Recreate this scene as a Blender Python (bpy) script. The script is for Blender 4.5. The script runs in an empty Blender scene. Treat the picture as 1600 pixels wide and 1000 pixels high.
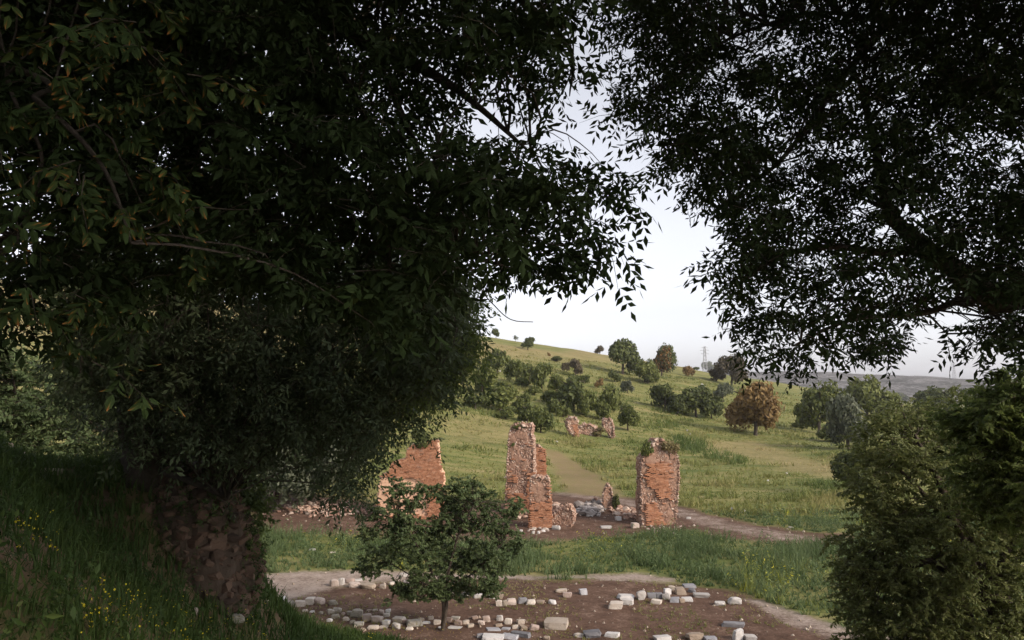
import bpy, math, random
import numpy as np
from mathutils import Vector

# ------------------------------------------------------------------ camera, sky, sun, exposure
SC = bpy.context.scene
COL = SC.collection
F = 1256.0                                   # focal length in pixels of the 1600 px wide photograph
CAMZ = 9.0
PITCH = math.atan(100 / F)
cam_d = bpy.data.cameras.new('camera'); cam = bpy.data.objects.new('camera', cam_d); COL.objects.link(cam)
cam.location = (0, 0, CAMZ); cam.rotation_euler = (math.pi / 2 + PITCH, 0, 0)
cam_d.sensor_width = 36; cam_d.lens = 36 * F / 1600; cam_d.clip_start = .05; cam_d.clip_end = 8000
SC.camera = cam

SUN_EL, SUN_AZ = math.radians(28), math.radians(122)      # azimuth clockwise from the view direction (+Y)
world = bpy.data.worlds.new('World'); SC.world = world; world.use_nodes = True
wn, wl = world.node_tree.nodes, world.node_tree.links
wn.clear()
sky = wn.new('ShaderNodeTexSky'); sky.sky_type = 'NISHITA'; sky.sun_disc = False
sky.sun_elevation = SUN_EL; sky.sun_rotation = SUN_AZ
sky.air_density = 1.0; sky.dust_density = 1.2; sky.ozone_density = 1.0
hsv = wn.new('ShaderNodeHueSaturation'); hsv.inputs['Saturation'].default_value = .14
bg = wn.new('ShaderNodeBackground'); bg.inputs['Strength'].default_value = .105
wo = wn.new('ShaderNodeOutputWorld')
tint = wn.new('ShaderNodeMix'); tint.data_type = 'RGBA'; tint.blend_type = 'MULTIPLY'; tint.inputs[0].default_value = 1; tint.inputs[7].default_value = (.97, .97, 1.03, 1)      # thin even haze, faintly lavender
wl.new(sky.outputs[0], hsv.inputs['Color']); wl.new(hsv.outputs[0], tint.inputs[6]); wl.new(tint.outputs[2], bg.inputs[0]); wl.new(bg.outputs[0], wo.inputs[0])

sun_d = bpy.data.lights.new('sun', 'SUN'); sun = bpy.data.objects.new('sun', sun_d); COL.objects.link(sun)
sun_d.energy = 1.8; sun_d.angle = math.radians(18); sun_d.color = (1, .83, .66)
sv = Vector((math.sin(SUN_AZ) * math.cos(SUN_EL), math.cos(SUN_AZ) * math.cos(SUN_EL), math.sin(SUN_EL)))
sun.rotation_euler = sv.to_track_quat('Z', 'Y').to_euler()

SC.view_settings.view_transform = 'Standard'; SC.view_settings.look = 'None'
SC.view_settings.exposure = 1.15; SC.view_settings.gamma = 1; SC.view_settings.use_curve_mapping = False
SC.render.engine = 'CYCLES'
SC.cycles.max_bounces = 4; SC.cycles.diffuse_bounces = 2; SC.cycles.transmission_bounces = 2
SC.cycles.glossy_bounces = 2; SC.cycles.transparent_max_bounces = 4; SC.cycles.volume_bounces = 0
SC.cycles.use_denoising = True; SC.cycles.use_adaptive_sampling = True; SC.cycles.adaptive_threshold = .02

RNG = np.random.default_rng(7)
random.seed(7)
A = np.array

# ------------------------------------------------------------------ numeric helpers
def _hash(ix, iy, iz, seed):
    h = (ix.astype(np.int64) * 374761393 + iy.astype(np.int64) * 668265263 + iz.astype(np.int64) * 1274126177 + seed * 974634777) & 0xffffffff
    h = ((h ^ (h >> 13)) * 1274126177) & 0xffffffff
    h = ((h ^ (h >> 16)) * 2246822519) & 0xffffffff
    return ((h ^ (h >> 15)) & 0xffffff) / 16777215.0

def vnoise(x, y, z=0., seed=0):
    x, y, z = np.broadcast_arrays(np.asarray(x, float), np.asarray(y, float), np.asarray(z, float))
    fx, fy, fz = np.floor(x), np.floor(y), np.floor(z)
    tx, ty, tz = x - fx, y - fy, z - fz
    tx, ty, tz = [t * t * (3 - 2 * t) for t in (tx, ty, tz)]
    r = 0
    for dx in (0, 1):
        for dy in (0, 1):
            for dz in (0, 1):
                w = (tx if dx else 1 - tx) * (ty if dy else 1 - ty) * (tz if dz else 1 - tz)
                r = r + w * _hash(fx + dx, fy + dy, fz + dz, seed)
    return r

def fbm(x, y, z=0., seed=0, octv=3):
    r, a, s = 0, .5, 0
    for k in range(octv):
        r = r + a * vnoise(np.asarray(x) * 2 ** k, np.asarray(y) * 2 ** k, np.asarray(z) * 2 ** k, seed + k); s += a; a *= .5
    return r / s

def sstep(a, b, x):
    t = np.clip((np.asarray(x, float) - a) / (b - a), 0, 1); return t * t * (3 - 2 * t)

def softplus(x, k):
    return k * np.logaddexp(0, np.asarray(x, float) / k)

# ------------------------------------------------------------------ the lie of the land
BS = [-30, -8, -3, -.1, .6, 2.4, 3.9, 6.6, 9, 11.3, 13.5, 17.5, 200]
BZ = [13, 10.2, 9.0, 7.9, 7.2, 5.55, 4.7, 3.42, 2.78, 2.38, 1.4, 0, 0]
MOUND = (-5.7, 13.4)

def terrain(x, y):
    x = np.asarray(x, float); y = np.asarray(y, float)
    D = np.hypot(x, y)
    # hill rising to the back left, with a rounded crest
    ys = 252 - softplus(252 - y, 9)
    h = .135 * (ys - 69) - .16 * (x + 8)
    h = softplus(h, 1.1)
    h = 40 - softplus(40 - h, 5)
    h = h + (fbm(x / 22, y / 22, 0, 3) - .5) * 1.6 * sstep(1.5, 8, h) + (fbm(x / 6, y / 6, 0, 5) - .5) * .5 * sstep(.6, 4, h)
    h = h * (1 - sstep(700, 1000, D) * sstep(.2, .3, x / np.maximum(y, 1)))
    # plain falling away, limestone ridge far behind
    pl = -11 * sstep(250, 750, D)
    u = x / np.maximum(np.abs(y), 1)
    top = np.interp(u, [.1, .25, .40, .5, .62, .8], [30, 32, 29, 23, 13, 8])
    rg = sstep(950, 1500, D) * (top + 11) * (1 + (fbm(x / 160, y / 160, 0, 11) - .5) * .18) + sstep(950, 1200, D) * (fbm(x / 25, y / 25, 0, 12) - .5) * 3
    rg = np.where(y > 0, rg, 0)
    base = pl + rg + (fbm(x / 7, y / 7, 0, 21) - .5) * .22 + (fbm(x / 1.3, y / 1.3, 0, 22) - .5) * .05
    # the bank below the camera
    s = .85 * x + .53 * y + .8 * softplus(y - 18, .8)
    b = np.interp(s, BS, BZ)
    b = b + (fbm(x / 2.2, y / 2.2, 0, 31) - .5) * .35 * sstep(0, 1, b) * sstep(1, 4, D)
    m = np.exp(-((x - MOUND[0]) / np.where(x < MOUND[0], 4., 1.15)) ** 2 - ((y - MOUND[1]) / 2.1) ** 2)
    b = b + np.maximum(7.75 - b, 0) * m
    return np.maximum(b, 0) + base * (1 - .7 * sstep(.5, 3, b)) + h

cp, sp = math.cos(PITCH), math.sin(PITCH)
def ray(px, py):
    a, b = (px - 800) / F, -(py - 500) / F
    return A([a, cp - b * sp, sp + b * cp])
def at(px, py, Y):                           # the point on the ray of a pixel at world depth Y
    d = ray(px, py); return A([0, 0, CAMZ]) + d * (Y / d[1])
def atv(px, py, Y):
    a, b = (px - 800) / F, -(py - 500) / F
    dy, dz = cp - b * sp, sp + b * cp
    return np.stack([a * Y / dy, Y + 0 * px, CAMZ + dz * Y / dy], -1)
_T = np.geomspace(2.5, 2500, 1500)
def hit(px, py):                             # first ground point on the ray of a pixel
    d = ray(px, py); P = A([0, 0, CAMZ]) + _T[:, None] * d
    dz = P[:, 2] - terrain(P[:, 0], P[:, 1])
    k = np.nonzero(dz < 0)[0]
    k = k[0] if len(k) else int(np.argmin(np.where((_T > 60) & (_T < 600), dz / _T, 9)))
    p = P[k].copy(); p[2] = float(terrain(p[0], p[1])); return p

def inpoly(x, y, poly):
    c = np.zeros(np.shape(x), bool); n = len(poly)
    for i in range(n):
        (x1, y1), (x2, y2) = poly[i], poly[i - 1]
        if y1 == y2: continue
        c ^= ((y1 > y) != (y2 > y)) & (x < (x2 - x1) * (y - y1) / (y2 - y1) + x1)
    return c
def sdpoly(x, y, poly):                      # signed distance, positive inside
    d = np.full(np.shape(x), 1e9); n = len(poly)
    for i in range(n):
        (x1, y1), (x2, y2) = poly[i], poly[i - 1]
        ex, ey = x2 - x1, y2 - y1
        t = np.clip(((x - x1) * ex + (y - y1) * ey) / (ex * ex + ey * ey + 1e-9), 0, 1)
        d = np.minimum(d, np.hypot(x - x1 - t * ex, y - y1 - t * ey))
    return np.where(inpoly(x, y, poly), d, -d)
def gpoly(pts): return [tuple(hit(a, b)[:2]) for a, b in pts]
def fpoly(pts):                              # the same on the level valley floor
    return [tuple((ray(a, b) * (-CAMZ / ray(a, b)[2]))[:2]) for a, b in pts]

# ------------------------------------------------------------------ mesh and object helpers
def mesh_np(name, V, Q, mats, tone=None, mi=None, smooth=False, T=None):
    """mesh from vertices, quads Q (n,4) and triangles T (n,3)"""
    V = np.asarray(V, np.float32); Q = np.zeros((0, 4), np.int32) if Q is None else np.asarray(Q, np.int32).reshape(-1, 4)
    T = np.zeros((0, 3), np.int32) if T is None else np.asarray(T, np.int32).reshape(-1, 3)
    me = bpy.data.meshes.new(name)
    me.vertices.add(len(V)); me.vertices.foreach_set('co', V.ravel())
    nl = len(Q) * 4 + len(T) * 3
    me.loops.add(nl); me.loops.foreach_set('vertex_index', np.concatenate([Q.ravel(), T.ravel()]).astype(np.int32))
    me.polygons.add(len(Q) + len(T))
    ls = np.concatenate([np.arange(len(Q)) * 4, len(Q) * 4 + np.arange(len(T)) * 3]).astype(np.int32)
    me.polygons.foreach_set('loop_start', ls)
    for m in (mats if isinstance(mats, (list, tuple)) else [mats]): me.materials.append(m)
    if mi is not None: me.polygons.foreach_set('material_index', np.asarray(mi, np.int32))
    me.update(calc_edges=True)
    me.polygons.foreach_set('use_smooth', np.full(len(Q) + len(T), bool(smooth)))
    if tone is not None:
        at_ = me.attributes.new('tone', 'FLOAT', 'POINT'); at_.data.foreach_set('value', np.asarray(tone, np.float32))
    return me

def obj(name, me, parent=None, loc=None):
    o = bpy.data.objects.new(name, me); COL.objects.link(o)
    if parent is not None: o.parent = parent
    if loc is not None: o.location = loc
    return o
def tag(o, label, cat, group=None, kind=None):
    o['label'] = label
    if cat: o['category'] = cat
    if group: o['group'] = group
    if kind: o['kind'] = kind
    return o
def thing(name, label, cat, loc=(0, 0, 0), group=None):
    o = bpy.data.objects.new(name, None); COL.objects.link(o); o.location = tuple(float(v) for v in loc); o.empty_display_size = .3
    return tag(o, label, cat, group)

class MB:                                    # collects vertices, quads, triangles, tones
    def __init__(s): s.V, s.Q, s.T, s.t, s.n = [], [], [], [], 0
    def add(s, V, Q=None, T=None, tone=.5):
        V = np.asarray(V, float).reshape(-1, 3)
        s.V.append(V)
        if Q is not None and len(Q): s.Q.append(np.asarray(Q).reshape(-1, 4) + s.n)
        if T is not None and len(T): s.T.append(np.asarray(T).reshape(-1, 3) + s.n)
        s.t.append(np.broadcast_to(np.asarray(tone, float), (len(V),))); s.n += len(V)
    def mesh(s, name, mats, smooth=False, origin=None):
        V = np.concatenate(s.V)
        if origin is not None: V = V - np.asarray(origin)
        return mesh_np(name, V, np.concatenate(s.Q) if s.Q else None, mats, np.concatenate(s.t), None, smooth, np.concatenate(s.T) if s.T else None)

def tube(mb, P, R, sides=6, tone=.5, cap=True, wob=0.):
    P = np.asarray(P, float); n = len(P); R = np.broadcast_to(np.asarray(R, float), (n,))
    tan = np.gradient(P, axis=0); tan /= np.linalg.norm(tan, axis=1)[:, None] + 1e-9
    ref = A([.31, .95, .05]) if abs(tan[0][1]) < .8 else A([1, 0, .1])
    u = np.cross(tan, ref); u /= np.linalg.norm(u, axis=1)[:, None] + 1e-9
    v = np.cross(tan, u)
    a = np.arange(sides) * 2 * math.pi / sides
    rr = R[:, None] * (1 + (RNG.random((n, sides)) - .5) * wob)
    V = P[:, None] + rr[..., None] * (np.cos(a)[None, :, None] * u[:, None] + np.sin(a)[None, :, None] * v[:, None])
    i, j = np.meshgrid(np.arange(n - 1), np.arange(sides), indexing='ij'); k = (j + 1) % sides
    Q = np.stack([i * sides + j, i * sides + k, (i + 1) * sides + k, (i + 1) * sides + j], -1).reshape(-1, 4)
    mb.add(V.reshape(-1, 3), Q, None, tone)

def curve(P0, P1, n=7, sag=0., wob=.1):
    t = np.linspace(0, 1, n)[:, None]; P0, P1 = A(P0, float), A(P1, float)
    L = np.linalg.norm(P1 - P0); P = P0 + (P1 - P0) * t
    P[:, 2] += sag * L * 4 * (t * (1 - t))[:, 0]
    w = np.sin(math.pi * t) * RNG.normal(0, .5, 3) + np.sin(2 * math.pi * t) * RNG.normal(0, .35, 3) + np.sin(3 * math.pi * t) * RNG.normal(0, .15, 3)
    return P + w * wob * L

def rotmats(n, tilt=.4):
    """random yaw with a random tilt"""
    yaw = RNG.random(n) * 2 * math.pi
    ta = RNG.normal(0, tilt, n); td = RNG.random(n) * 2 * math.pi
    c, s = np.cos(yaw), np.sin(yaw); Z = np.zeros(n); O = np.ones(n)
    Rz = np.stack([c, -s, Z, s, c, Z, Z, Z, O], -1).reshape(n, 3, 3)
    ax = np.stack([np.cos(td), np.sin(td), Z], -1)
    K = np.stack([Z, -ax[:, 2], ax[:, 1], ax[:, 2], Z, -ax[:, 0], -ax[:, 1], ax[:, 0], Z], -1).reshape(n, 3, 3)
    I = np.eye(3)[None]; st, ct = np.sin(ta)[:, None, None], np.cos(ta)[:, None, None]
    return (I + st * K + (1 - ct) * (K @ K)) @ Rz

# ------------------------------------------------------------------ materials
def nodes(name):
    m = bpy.data.materials.new(name); m.use_nodes = True; nt = m.node_tree; nt.nodes.clear()
    return m, nt.nodes, nt.links
def ramp(n, stops, interp='LINEAR'):
    r = n.new('ShaderNodeValToRGB'); r.color_ramp.interpolation = interp
    e = r.color_ramp.elements
    while len(e) < len(stops): e.new(.5)
    for k, (p, c) in enumerate(stops): e[k].position = p; e[k].color = (*c, 1)
    return r
def math_(n, l, op, a, b=None, clamp=False):
    m = n.new('ShaderNodeMath'); m.operation = op; m.use_clamp = clamp
    for k, v in enumerate((a, b)):
        if v is None: continue
        if isinstance(v, (int, float)): m.inputs[k].default_value = v
        else: l.new(v, m.inputs[k])
    return m.outputs[0]
def noise(n, l, vec, scale, detail=4, rough=.55):
    t = n.new('ShaderNodeTexNoise'); t.inputs['Scale'].default_value = scale; t.inputs['Detail'].default_value = detail; t.inputs['Roughness'].default_value = rough
    l.new(vec, t.inputs['Vector']); return t.outputs['Fac']
def mixc(n, l, fac, a, b):
    m = n.new('ShaderNodeMix'); m.data_type = 'RGBA'
    if isinstance(fac, (int, float)): m.inputs[0].default_value = fac
    else: l.new(fac, m.inputs[0])
    for k, v in ((6, a), (7, b)):
        if isinstance(v, tuple): m.inputs[k].default_value = (*v, 1)
        else: l.new(v, m.inputs[k])
    return m.outputs[2]

def leaf_mat(name, stops, transl=.3, rough=.6, objvar=0., spec=.2):
    m, n, l = nodes(name)
    a = n.new('ShaderNodeAttribute'); a.attribute_name = 'tone'
    fac = a.outputs['Fac']
    if objvar:
        oi = n.new('ShaderNodeObjectInfo')
        fac = math_(n, l, 'ADD', fac, math_(n, l, 'MULTIPLY', math_(n, l, 'SUBTRACT', oi.outputs['Random'], .5), objvar))
    r = ramp(n, stops); l.new(fac, r.inputs[0])
    p = n.new('ShaderNodeBsdfPrincipled'); p.inputs['Roughness'].default_value = rough; p.inputs['Specular IOR Level'].default_value = spec
    t = n.new('ShaderNodeBsdfTranslucent'); mx = n.new('ShaderNodeMixShader'); mx.inputs[0].default_value = transl
    hs = n.new('ShaderNodeHueSaturation'); hs.inputs['Value'].default_value = 1.3; hs.inputs['Hue'].default_value = .49
    o = n.new('ShaderNodeOutputMaterial')
    l.new(r.outputs[0], p.inputs['Base Color']); l.new(r.outputs[0], hs.inputs['Color']); l.new(hs.outputs[0], t.inputs['Color'])
    l.new(p.outputs[0], mx.inputs[1]); l.new(t.outputs[0], mx.inputs[2]); l.new(mx.outputs[0], o.inputs[0])
    return m

def solid_mat(name, stops, scale=3., detail=6, rough=.9, bump=.4, bscale=20., tonew=.5, spots=None, coord='Object'):
    """stone, bark, earth: noise and the tone attribute pick along a colour ramp; relief by bump"""
    m, n, l = nodes(name)
    tc = n.new('ShaderNodeTexCoord'); v = tc.outputs[coord]
    a = n.new('ShaderNodeAttribute'); a.attribute_name = 'tone'
    nz = noise(n, l, v, scale, detail, .65)
    f = math_(n, l, 'ADD', math_(n, l, 'MULTIPLY', nz, 1 - tonew), math_(n, l, 'MULTIPLY', a.outputs['Fac'], tonew))
    r = ramp(n, stops); l.new(f, r.inputs[0]); c = r.outputs[0]
    if spots:
        sc, lo, hi, scol = spots
        s = noise(n, l, v, sc, 5, .7)
        mr = n.new('ShaderNodeMapRange'); mr.inputs[1].default_value = lo; mr.inputs[2].default_value = hi; l.new(s, mr.inputs[0])
        c = mixc(n, l, mr.outputs[0], c, scol)
    p = n.new('ShaderNodeBsdfPrincipled'); p.inputs['Roughness'].default_value = rough; p.inputs['Specular IOR Level'].default_value = .2
    b = n.new('ShaderNodeBump'); b.inputs['Strength'].default_value = bump; b.inputs['Distance'].default_value = .03
    l.new(noise(n, l, v, bscale, 6, .7), b.inputs['Height'])
    o = n.new('ShaderNodeOutputMaterial')
    l.new(c, p.inputs['Base Color']); l.new(b.outputs[0], p.inputs['Normal']); l.new(p.outputs[0], o.inputs[0])
    return m

M = {}
M['ash'] = leaf_mat('ash_leaf', [(0, (.018, .028, .010)), (.7, (.036, .058, .017)), (.78, (.06, .08, .02)), (.9, (.30, .12, .035)), (1, (.42, .18, .05))], .15, .7, 0., .12)
M['ash_hang'] = leaf_mat('hanging_leaf', [(0, (.04, .058, .028)), (.5, (.08, .105, .052)), (1, (.15, .185, .085))], .35)
M['small'] = leaf_mat('small_tree_leaf', [(0, (.05, .075, .03)), (.5, (.092, .13, .052)), (1, (.145, .185, .08))], .35)
M['olive_brown'] = leaf_mat('olive_brown_leaf', [(0, (.065, .088, .028)), (.5, (.115, .138, .046)), (1, (.18, .2, .075))], .4)
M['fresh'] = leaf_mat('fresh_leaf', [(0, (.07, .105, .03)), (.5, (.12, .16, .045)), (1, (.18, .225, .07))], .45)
M['hill_green'] = leaf_mat('hill_tree_leaf', [(0, (.055, .075, .028)), (.5, (.11, .13, .036)), (1, (.175, .195, .06))], .25, .6, .3)
M['hill_dark'] = leaf_mat('dark_tree_leaf', [(0, (.042, .056, .024)), (.5, (.082, .1, .032)), (1, (.13, .15, .05))], .2, .6, .2)
M['hill_brown'] = leaf_mat('withered_leaf', [(0, (.12, .077, .033)), (.5, (.21, .138, .053)), (1, (.29, .2, .082))], .25, .6, .2)
M['hill_mauve'] = leaf_mat('mauve_leaf', [(0, (.05, .045, .03)), (.5, (.1, .085, .055)), (1, (.16, .13, .08))], .2, .6, .2)
M['rust_mix'] = leaf_mat('half_withered_leaf', [(0, (.05, .06, .022)), (.45, (.08, .09, .035)), (.6, (.17, .09, .035)), (1, (.26, .14, .05))], .2, .6)
M['dry'] = leaf_mat('dry_tuft', [(0, (.11, .09, .04)), (.5, (.19, .16, .07)), (1, (.28, .24, .12))], .25, .6)
M['olive'] = leaf_mat('olive_leaf', [(0, (.055, .065, .04)), (.5, (.105, .12, .075)), (1, (.165, .18, .12))], .2, .55)
M['grass'] = leaf_mat('grass_blade', [(0, (.06, .095, .027)), (.3, (.115, .155, .045)), (.55, (.195, .205, .065)), (.75, (.29, .26, .11)), (1, (.38, .32, .17))], .3, .6)
M['weed'] = leaf_mat('weed_blade', [(0, (.05, .085, .03)), (.35, (.095, .14, .055)), (.6, (.14, .185, .085)), (.85, (.24, .27, .05)), (1, (.42, .40, .04))], .3, .6)
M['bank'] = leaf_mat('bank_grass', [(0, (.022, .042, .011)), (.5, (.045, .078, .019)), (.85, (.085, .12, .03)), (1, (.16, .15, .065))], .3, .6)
M['flower'] = leaf_mat('yellow_flower', [(0, (.5, .42, .02)), (1, (.7, .6, .04))], .3, .7)
M['bark'] = solid_mat('bark', [(.2, (.03, .024, .019)), (.5, (.07, .056, .043)), (.8, (.13, .105, .085))], 9, 6, .95, .8, 30, .2)
M['twig'] = solid_mat('twig', [(.2, (.04, .032, .024)), (.8, (.1, .08, .06))], 9, 3, .95, .2, 30, .3)
M['white'] = solid_mat('white_marble', [(.2, (.30, .275, .25)), (.45, (.47, .45, .43)), (.7, (.64, .625, .61))], 2.5, 8, .85, .5, 14, .4, (5, .56, .7, (.3, .27, .24)))
M['cream'] = solid_mat('cream_limestone', [(.2, (.30, .25, .20)), (.5, (.47, .41, .35)), (.75, (.62, .57, .51))], 2.5, 8, .9, .6, 14, .4, (5, .55, .7, (.22, .18, .15)))
M['pink'] = solid_mat('pinkish_limestone', [(.2, (.24, .18, .15)), (.5, (.37, .29, .25)), (.75, (.5, .43, .38))], 2.5, 8, .9, .6, 14, .4, (5, .55, .7, (.2, .16, .13)))
M['grey'] = solid_mat('grey_marble', [(.2, (.17, .17, .18)), (.5, (.29, .29, .31)), (.75, (.42, .42, .44))], 2.5, 8, .85, .4, 14, .4)
M['blue'] = solid_mat('dark_grey_stone', [(.2, (.1, .098, .105)), (.5, (.16, .16, .17)), (.75, (.27, .265, .275))], 2.5, 8, .85, .4, 14, .4)
M['tan'] = solid_mat('tan_limestone', [(.2, (.22, .17, .13)), (.5, (.34, .28, .22)), (.75, (.46, .4, .33))], 2.5, 8, .9, .6, 14, .4, (5, .55, .7, (.18, .14, .11)))
M['lichen'] = solid_mat('lichened_limestone', [(.2, (.17, .15, .12)), (.5, (.33, .30, .25)), (.75, (.56, .52, .47))], 5, 8, .95, .9, 16, .3, (6, .52, .66, (.2, .19, .1)))
M['mortar'] = solid_mat('rubble_mortar', [(.25, (.16, .092, .064)), (.5, (.31, .19, .135)), (.75, (.44, .30, .22))], 3.5, 9, .95, 1., 9, .2, (4, .58, .68, (.09, .06, .045)))
M['rubble'] = solid_mat('rubble_stone', [(.08, (.14, .09, .07)), (.35, (.31, .19, .14)), (.6, (.42, .285, .215)), (.92, (.54, .45, .38))], 4, 5, .95, .6, 20, .75)
M['brick'] = solid_mat('fired_brick', [(.12, (.25, .115, .068)), (.45, (.39, .185, .105)), (.7, (.47, .245, .15)), (.92, (.53, .34, .24))], 5, 5, .95, .4, 40, .6, (1.6, .56, .72, (.30, .19, .14)))
M['greyrub'] = solid_mat('grey_rubble', [(.15, (.15, .135, .125)), (.5, (.26, .23, .21)), (.85, (.42, .38, .36))], 4, 5, .95, .6, 20, .6)
M['plaster'] = solid_mat('old_plaster', [(.2, (.42, .24, .15)), (.5, (.58, .37, .25)), (.8, (.68, .5, .38))], 2, 7, .95, .5, 15, .2)
M['bankstone'] = solid_mat('shaded_rubble', [(.15, (.04, .03, .023)), (.4, (.08, .054, .04)), (.65, (.135, .083, .057)), (.9, (.22, .16, .12))], 6, 6, .95, .6, 25, .65)  # stone colour lowered to stand in for shade on the near bank
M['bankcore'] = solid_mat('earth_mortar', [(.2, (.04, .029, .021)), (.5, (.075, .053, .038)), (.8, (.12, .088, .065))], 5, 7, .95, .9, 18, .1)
M['steel'] = solid_mat('weathered_steel', [(.2, (.3, .3, .31)), (.8, (.42, .42, .43))], 1, 2, .6, 0., 5, .2)

# ------------------------------------------------------------------ ground
Z_CLEAR = fpoly([(380, 938), (440, 925), (520, 914), (640, 906), (760, 902), (940, 905), (1060, 912), (1150, 925), (1185, 942), (1250, 966), (1340, 990), (1480, 1005)]) + [(16, 24), (9, 21), (-1, 21), (-9, 22), (-15, 25), (-15, 31)]
Z_PALE = fpoly([(340, 905), (385, 900), (520, 893), (640, 893), (760, 899), (860, 900), (940, 899), (1000, 896), (1060, 905), (1060, 910), (940, 906), (760, 904), (640, 906), (560, 914), (510, 924), (450, 936), (385, 948), (340, 955)])
Z_EDGE = fpoly([(1170, 938), (1195, 942), (1255, 964), (1345, 986), (1490, 1000), (1490, 1025), (1300, 1000), (1230, 972)])
Z_TRACK = fpoly([(385, 782), (480, 788), (560, 790), (600, 797), (700, 797), (800, 788), (860, 772), (960, 778), (1000, 782), (1070, 793), (1150, 812), (1240, 828), (1320, 836), (1320, 856), (1200, 850), (1120, 842), (1060, 828), (950, 840), (860, 850), (800, 852), (700, 850), (560, 840), (480, 840), (385, 840)])
Z_RUT = fpoly([(870, 772), (960, 780), (1000, 784), (1070, 797), (1150, 818), (1240, 836), (1310, 846), (1310, 850), (1200, 844), (1120, 828), (1060, 806), (990, 794), (950, 785), (870, 777)])
Z_STRIP = gpoly([(852, 702), (876, 708), (935, 745), (968, 774), (955, 783), (895, 778), (872, 745)])
Z_MOWN = gpoly([(1080, 688), (1180, 690), (1290, 720), (1320, 738), (1310, 752), (1200, 722), (1100, 705)])
Z_MOWN2 = gpoly([(700, 650), (780, 655), (800, 690), (760, 700), (700, 690)])
Z_CROP = gpoly([(700, 510), (760, 522), (900, 546), (880, 551), (800, 541), (740, 530), (700, 524)])
Z_REED = gpoly([(1050, 682), (1100, 690), (1170, 718), (1165, 732), (1100, 716), (1050, 700)])
Z_FIELD = gpoly([(1400, 616), (1520, 615), (1520, 623), (1400, 625)])

def zones(x, y):
    z = terrain(x, y); D = np.hypot(x, y)
    w = (fbm(x / 2.5, y / 2.5, 0, 41, 4) - .5) * 2.0
    wb = (fbm(x / 5, y / 5, 0, 42, 3) - .5) * 5
    flat = 1 - sstep(.6, 1.4, np.where(y < 40, z, 0))
    E = sstep(-.5, .5, sdpoly(x, y, Z_CLEAR) + w * .6) * flat
    T = sstep(-.8, .8, sdpoly(x, y, Z_TRACK) + w)
    E = np.maximum(E, T)
    E = np.maximum(E, .31 * sstep(-.8, .6, sdpoly(x, y, Z_STRIP) + w * .5))
    E = np.maximum(E, .75 * sstep(.9, 2., np.where((y < 26) & (y > -40), z, 0)) * (D < 45))
    P = np.maximum(sstep(-.4, .4, sdpoly(x, y, Z_PALE) + w * .4), .8 * sstep(-.3, .3, sdpoly(x, y, Z_EDGE) + w * .4)) * flat
    P = np.maximum(P, .45 * sstep(-.4, .4, sdpoly(x, y, Z_RUT) + w * .4))
    S = sstep(-.8, .6, sdpoly(x, y, Z_STRIP) + w * .5)
    Y = np.maximum(.98 * S, .75 * sstep(-2, 2, sdpoly(x, y, Z_MOWN) + wb))
    Y = np.maximum(Y, .5 * sstep(-3, 2, sdpoly(x, y, Z_MOWN2) + wb))
    Y = np.maximum(Y, sstep(11, 19, z + wb * .8) * np.where(D < 700, 1, 0) * .9)
    Y = Y * (1 - sstep(-3, 3, sdpoly(x, y, Z_CROP)))
    Y = np.maximum(Y, sstep(-8, 8, sdpoly(x, y, Z_FIELD)))
    K = sstep(880, 1050, D) * sstep(.15, .25, x / np.maximum(y, 1)) * (y > 0)
    return E, P, Y, K, S

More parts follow.
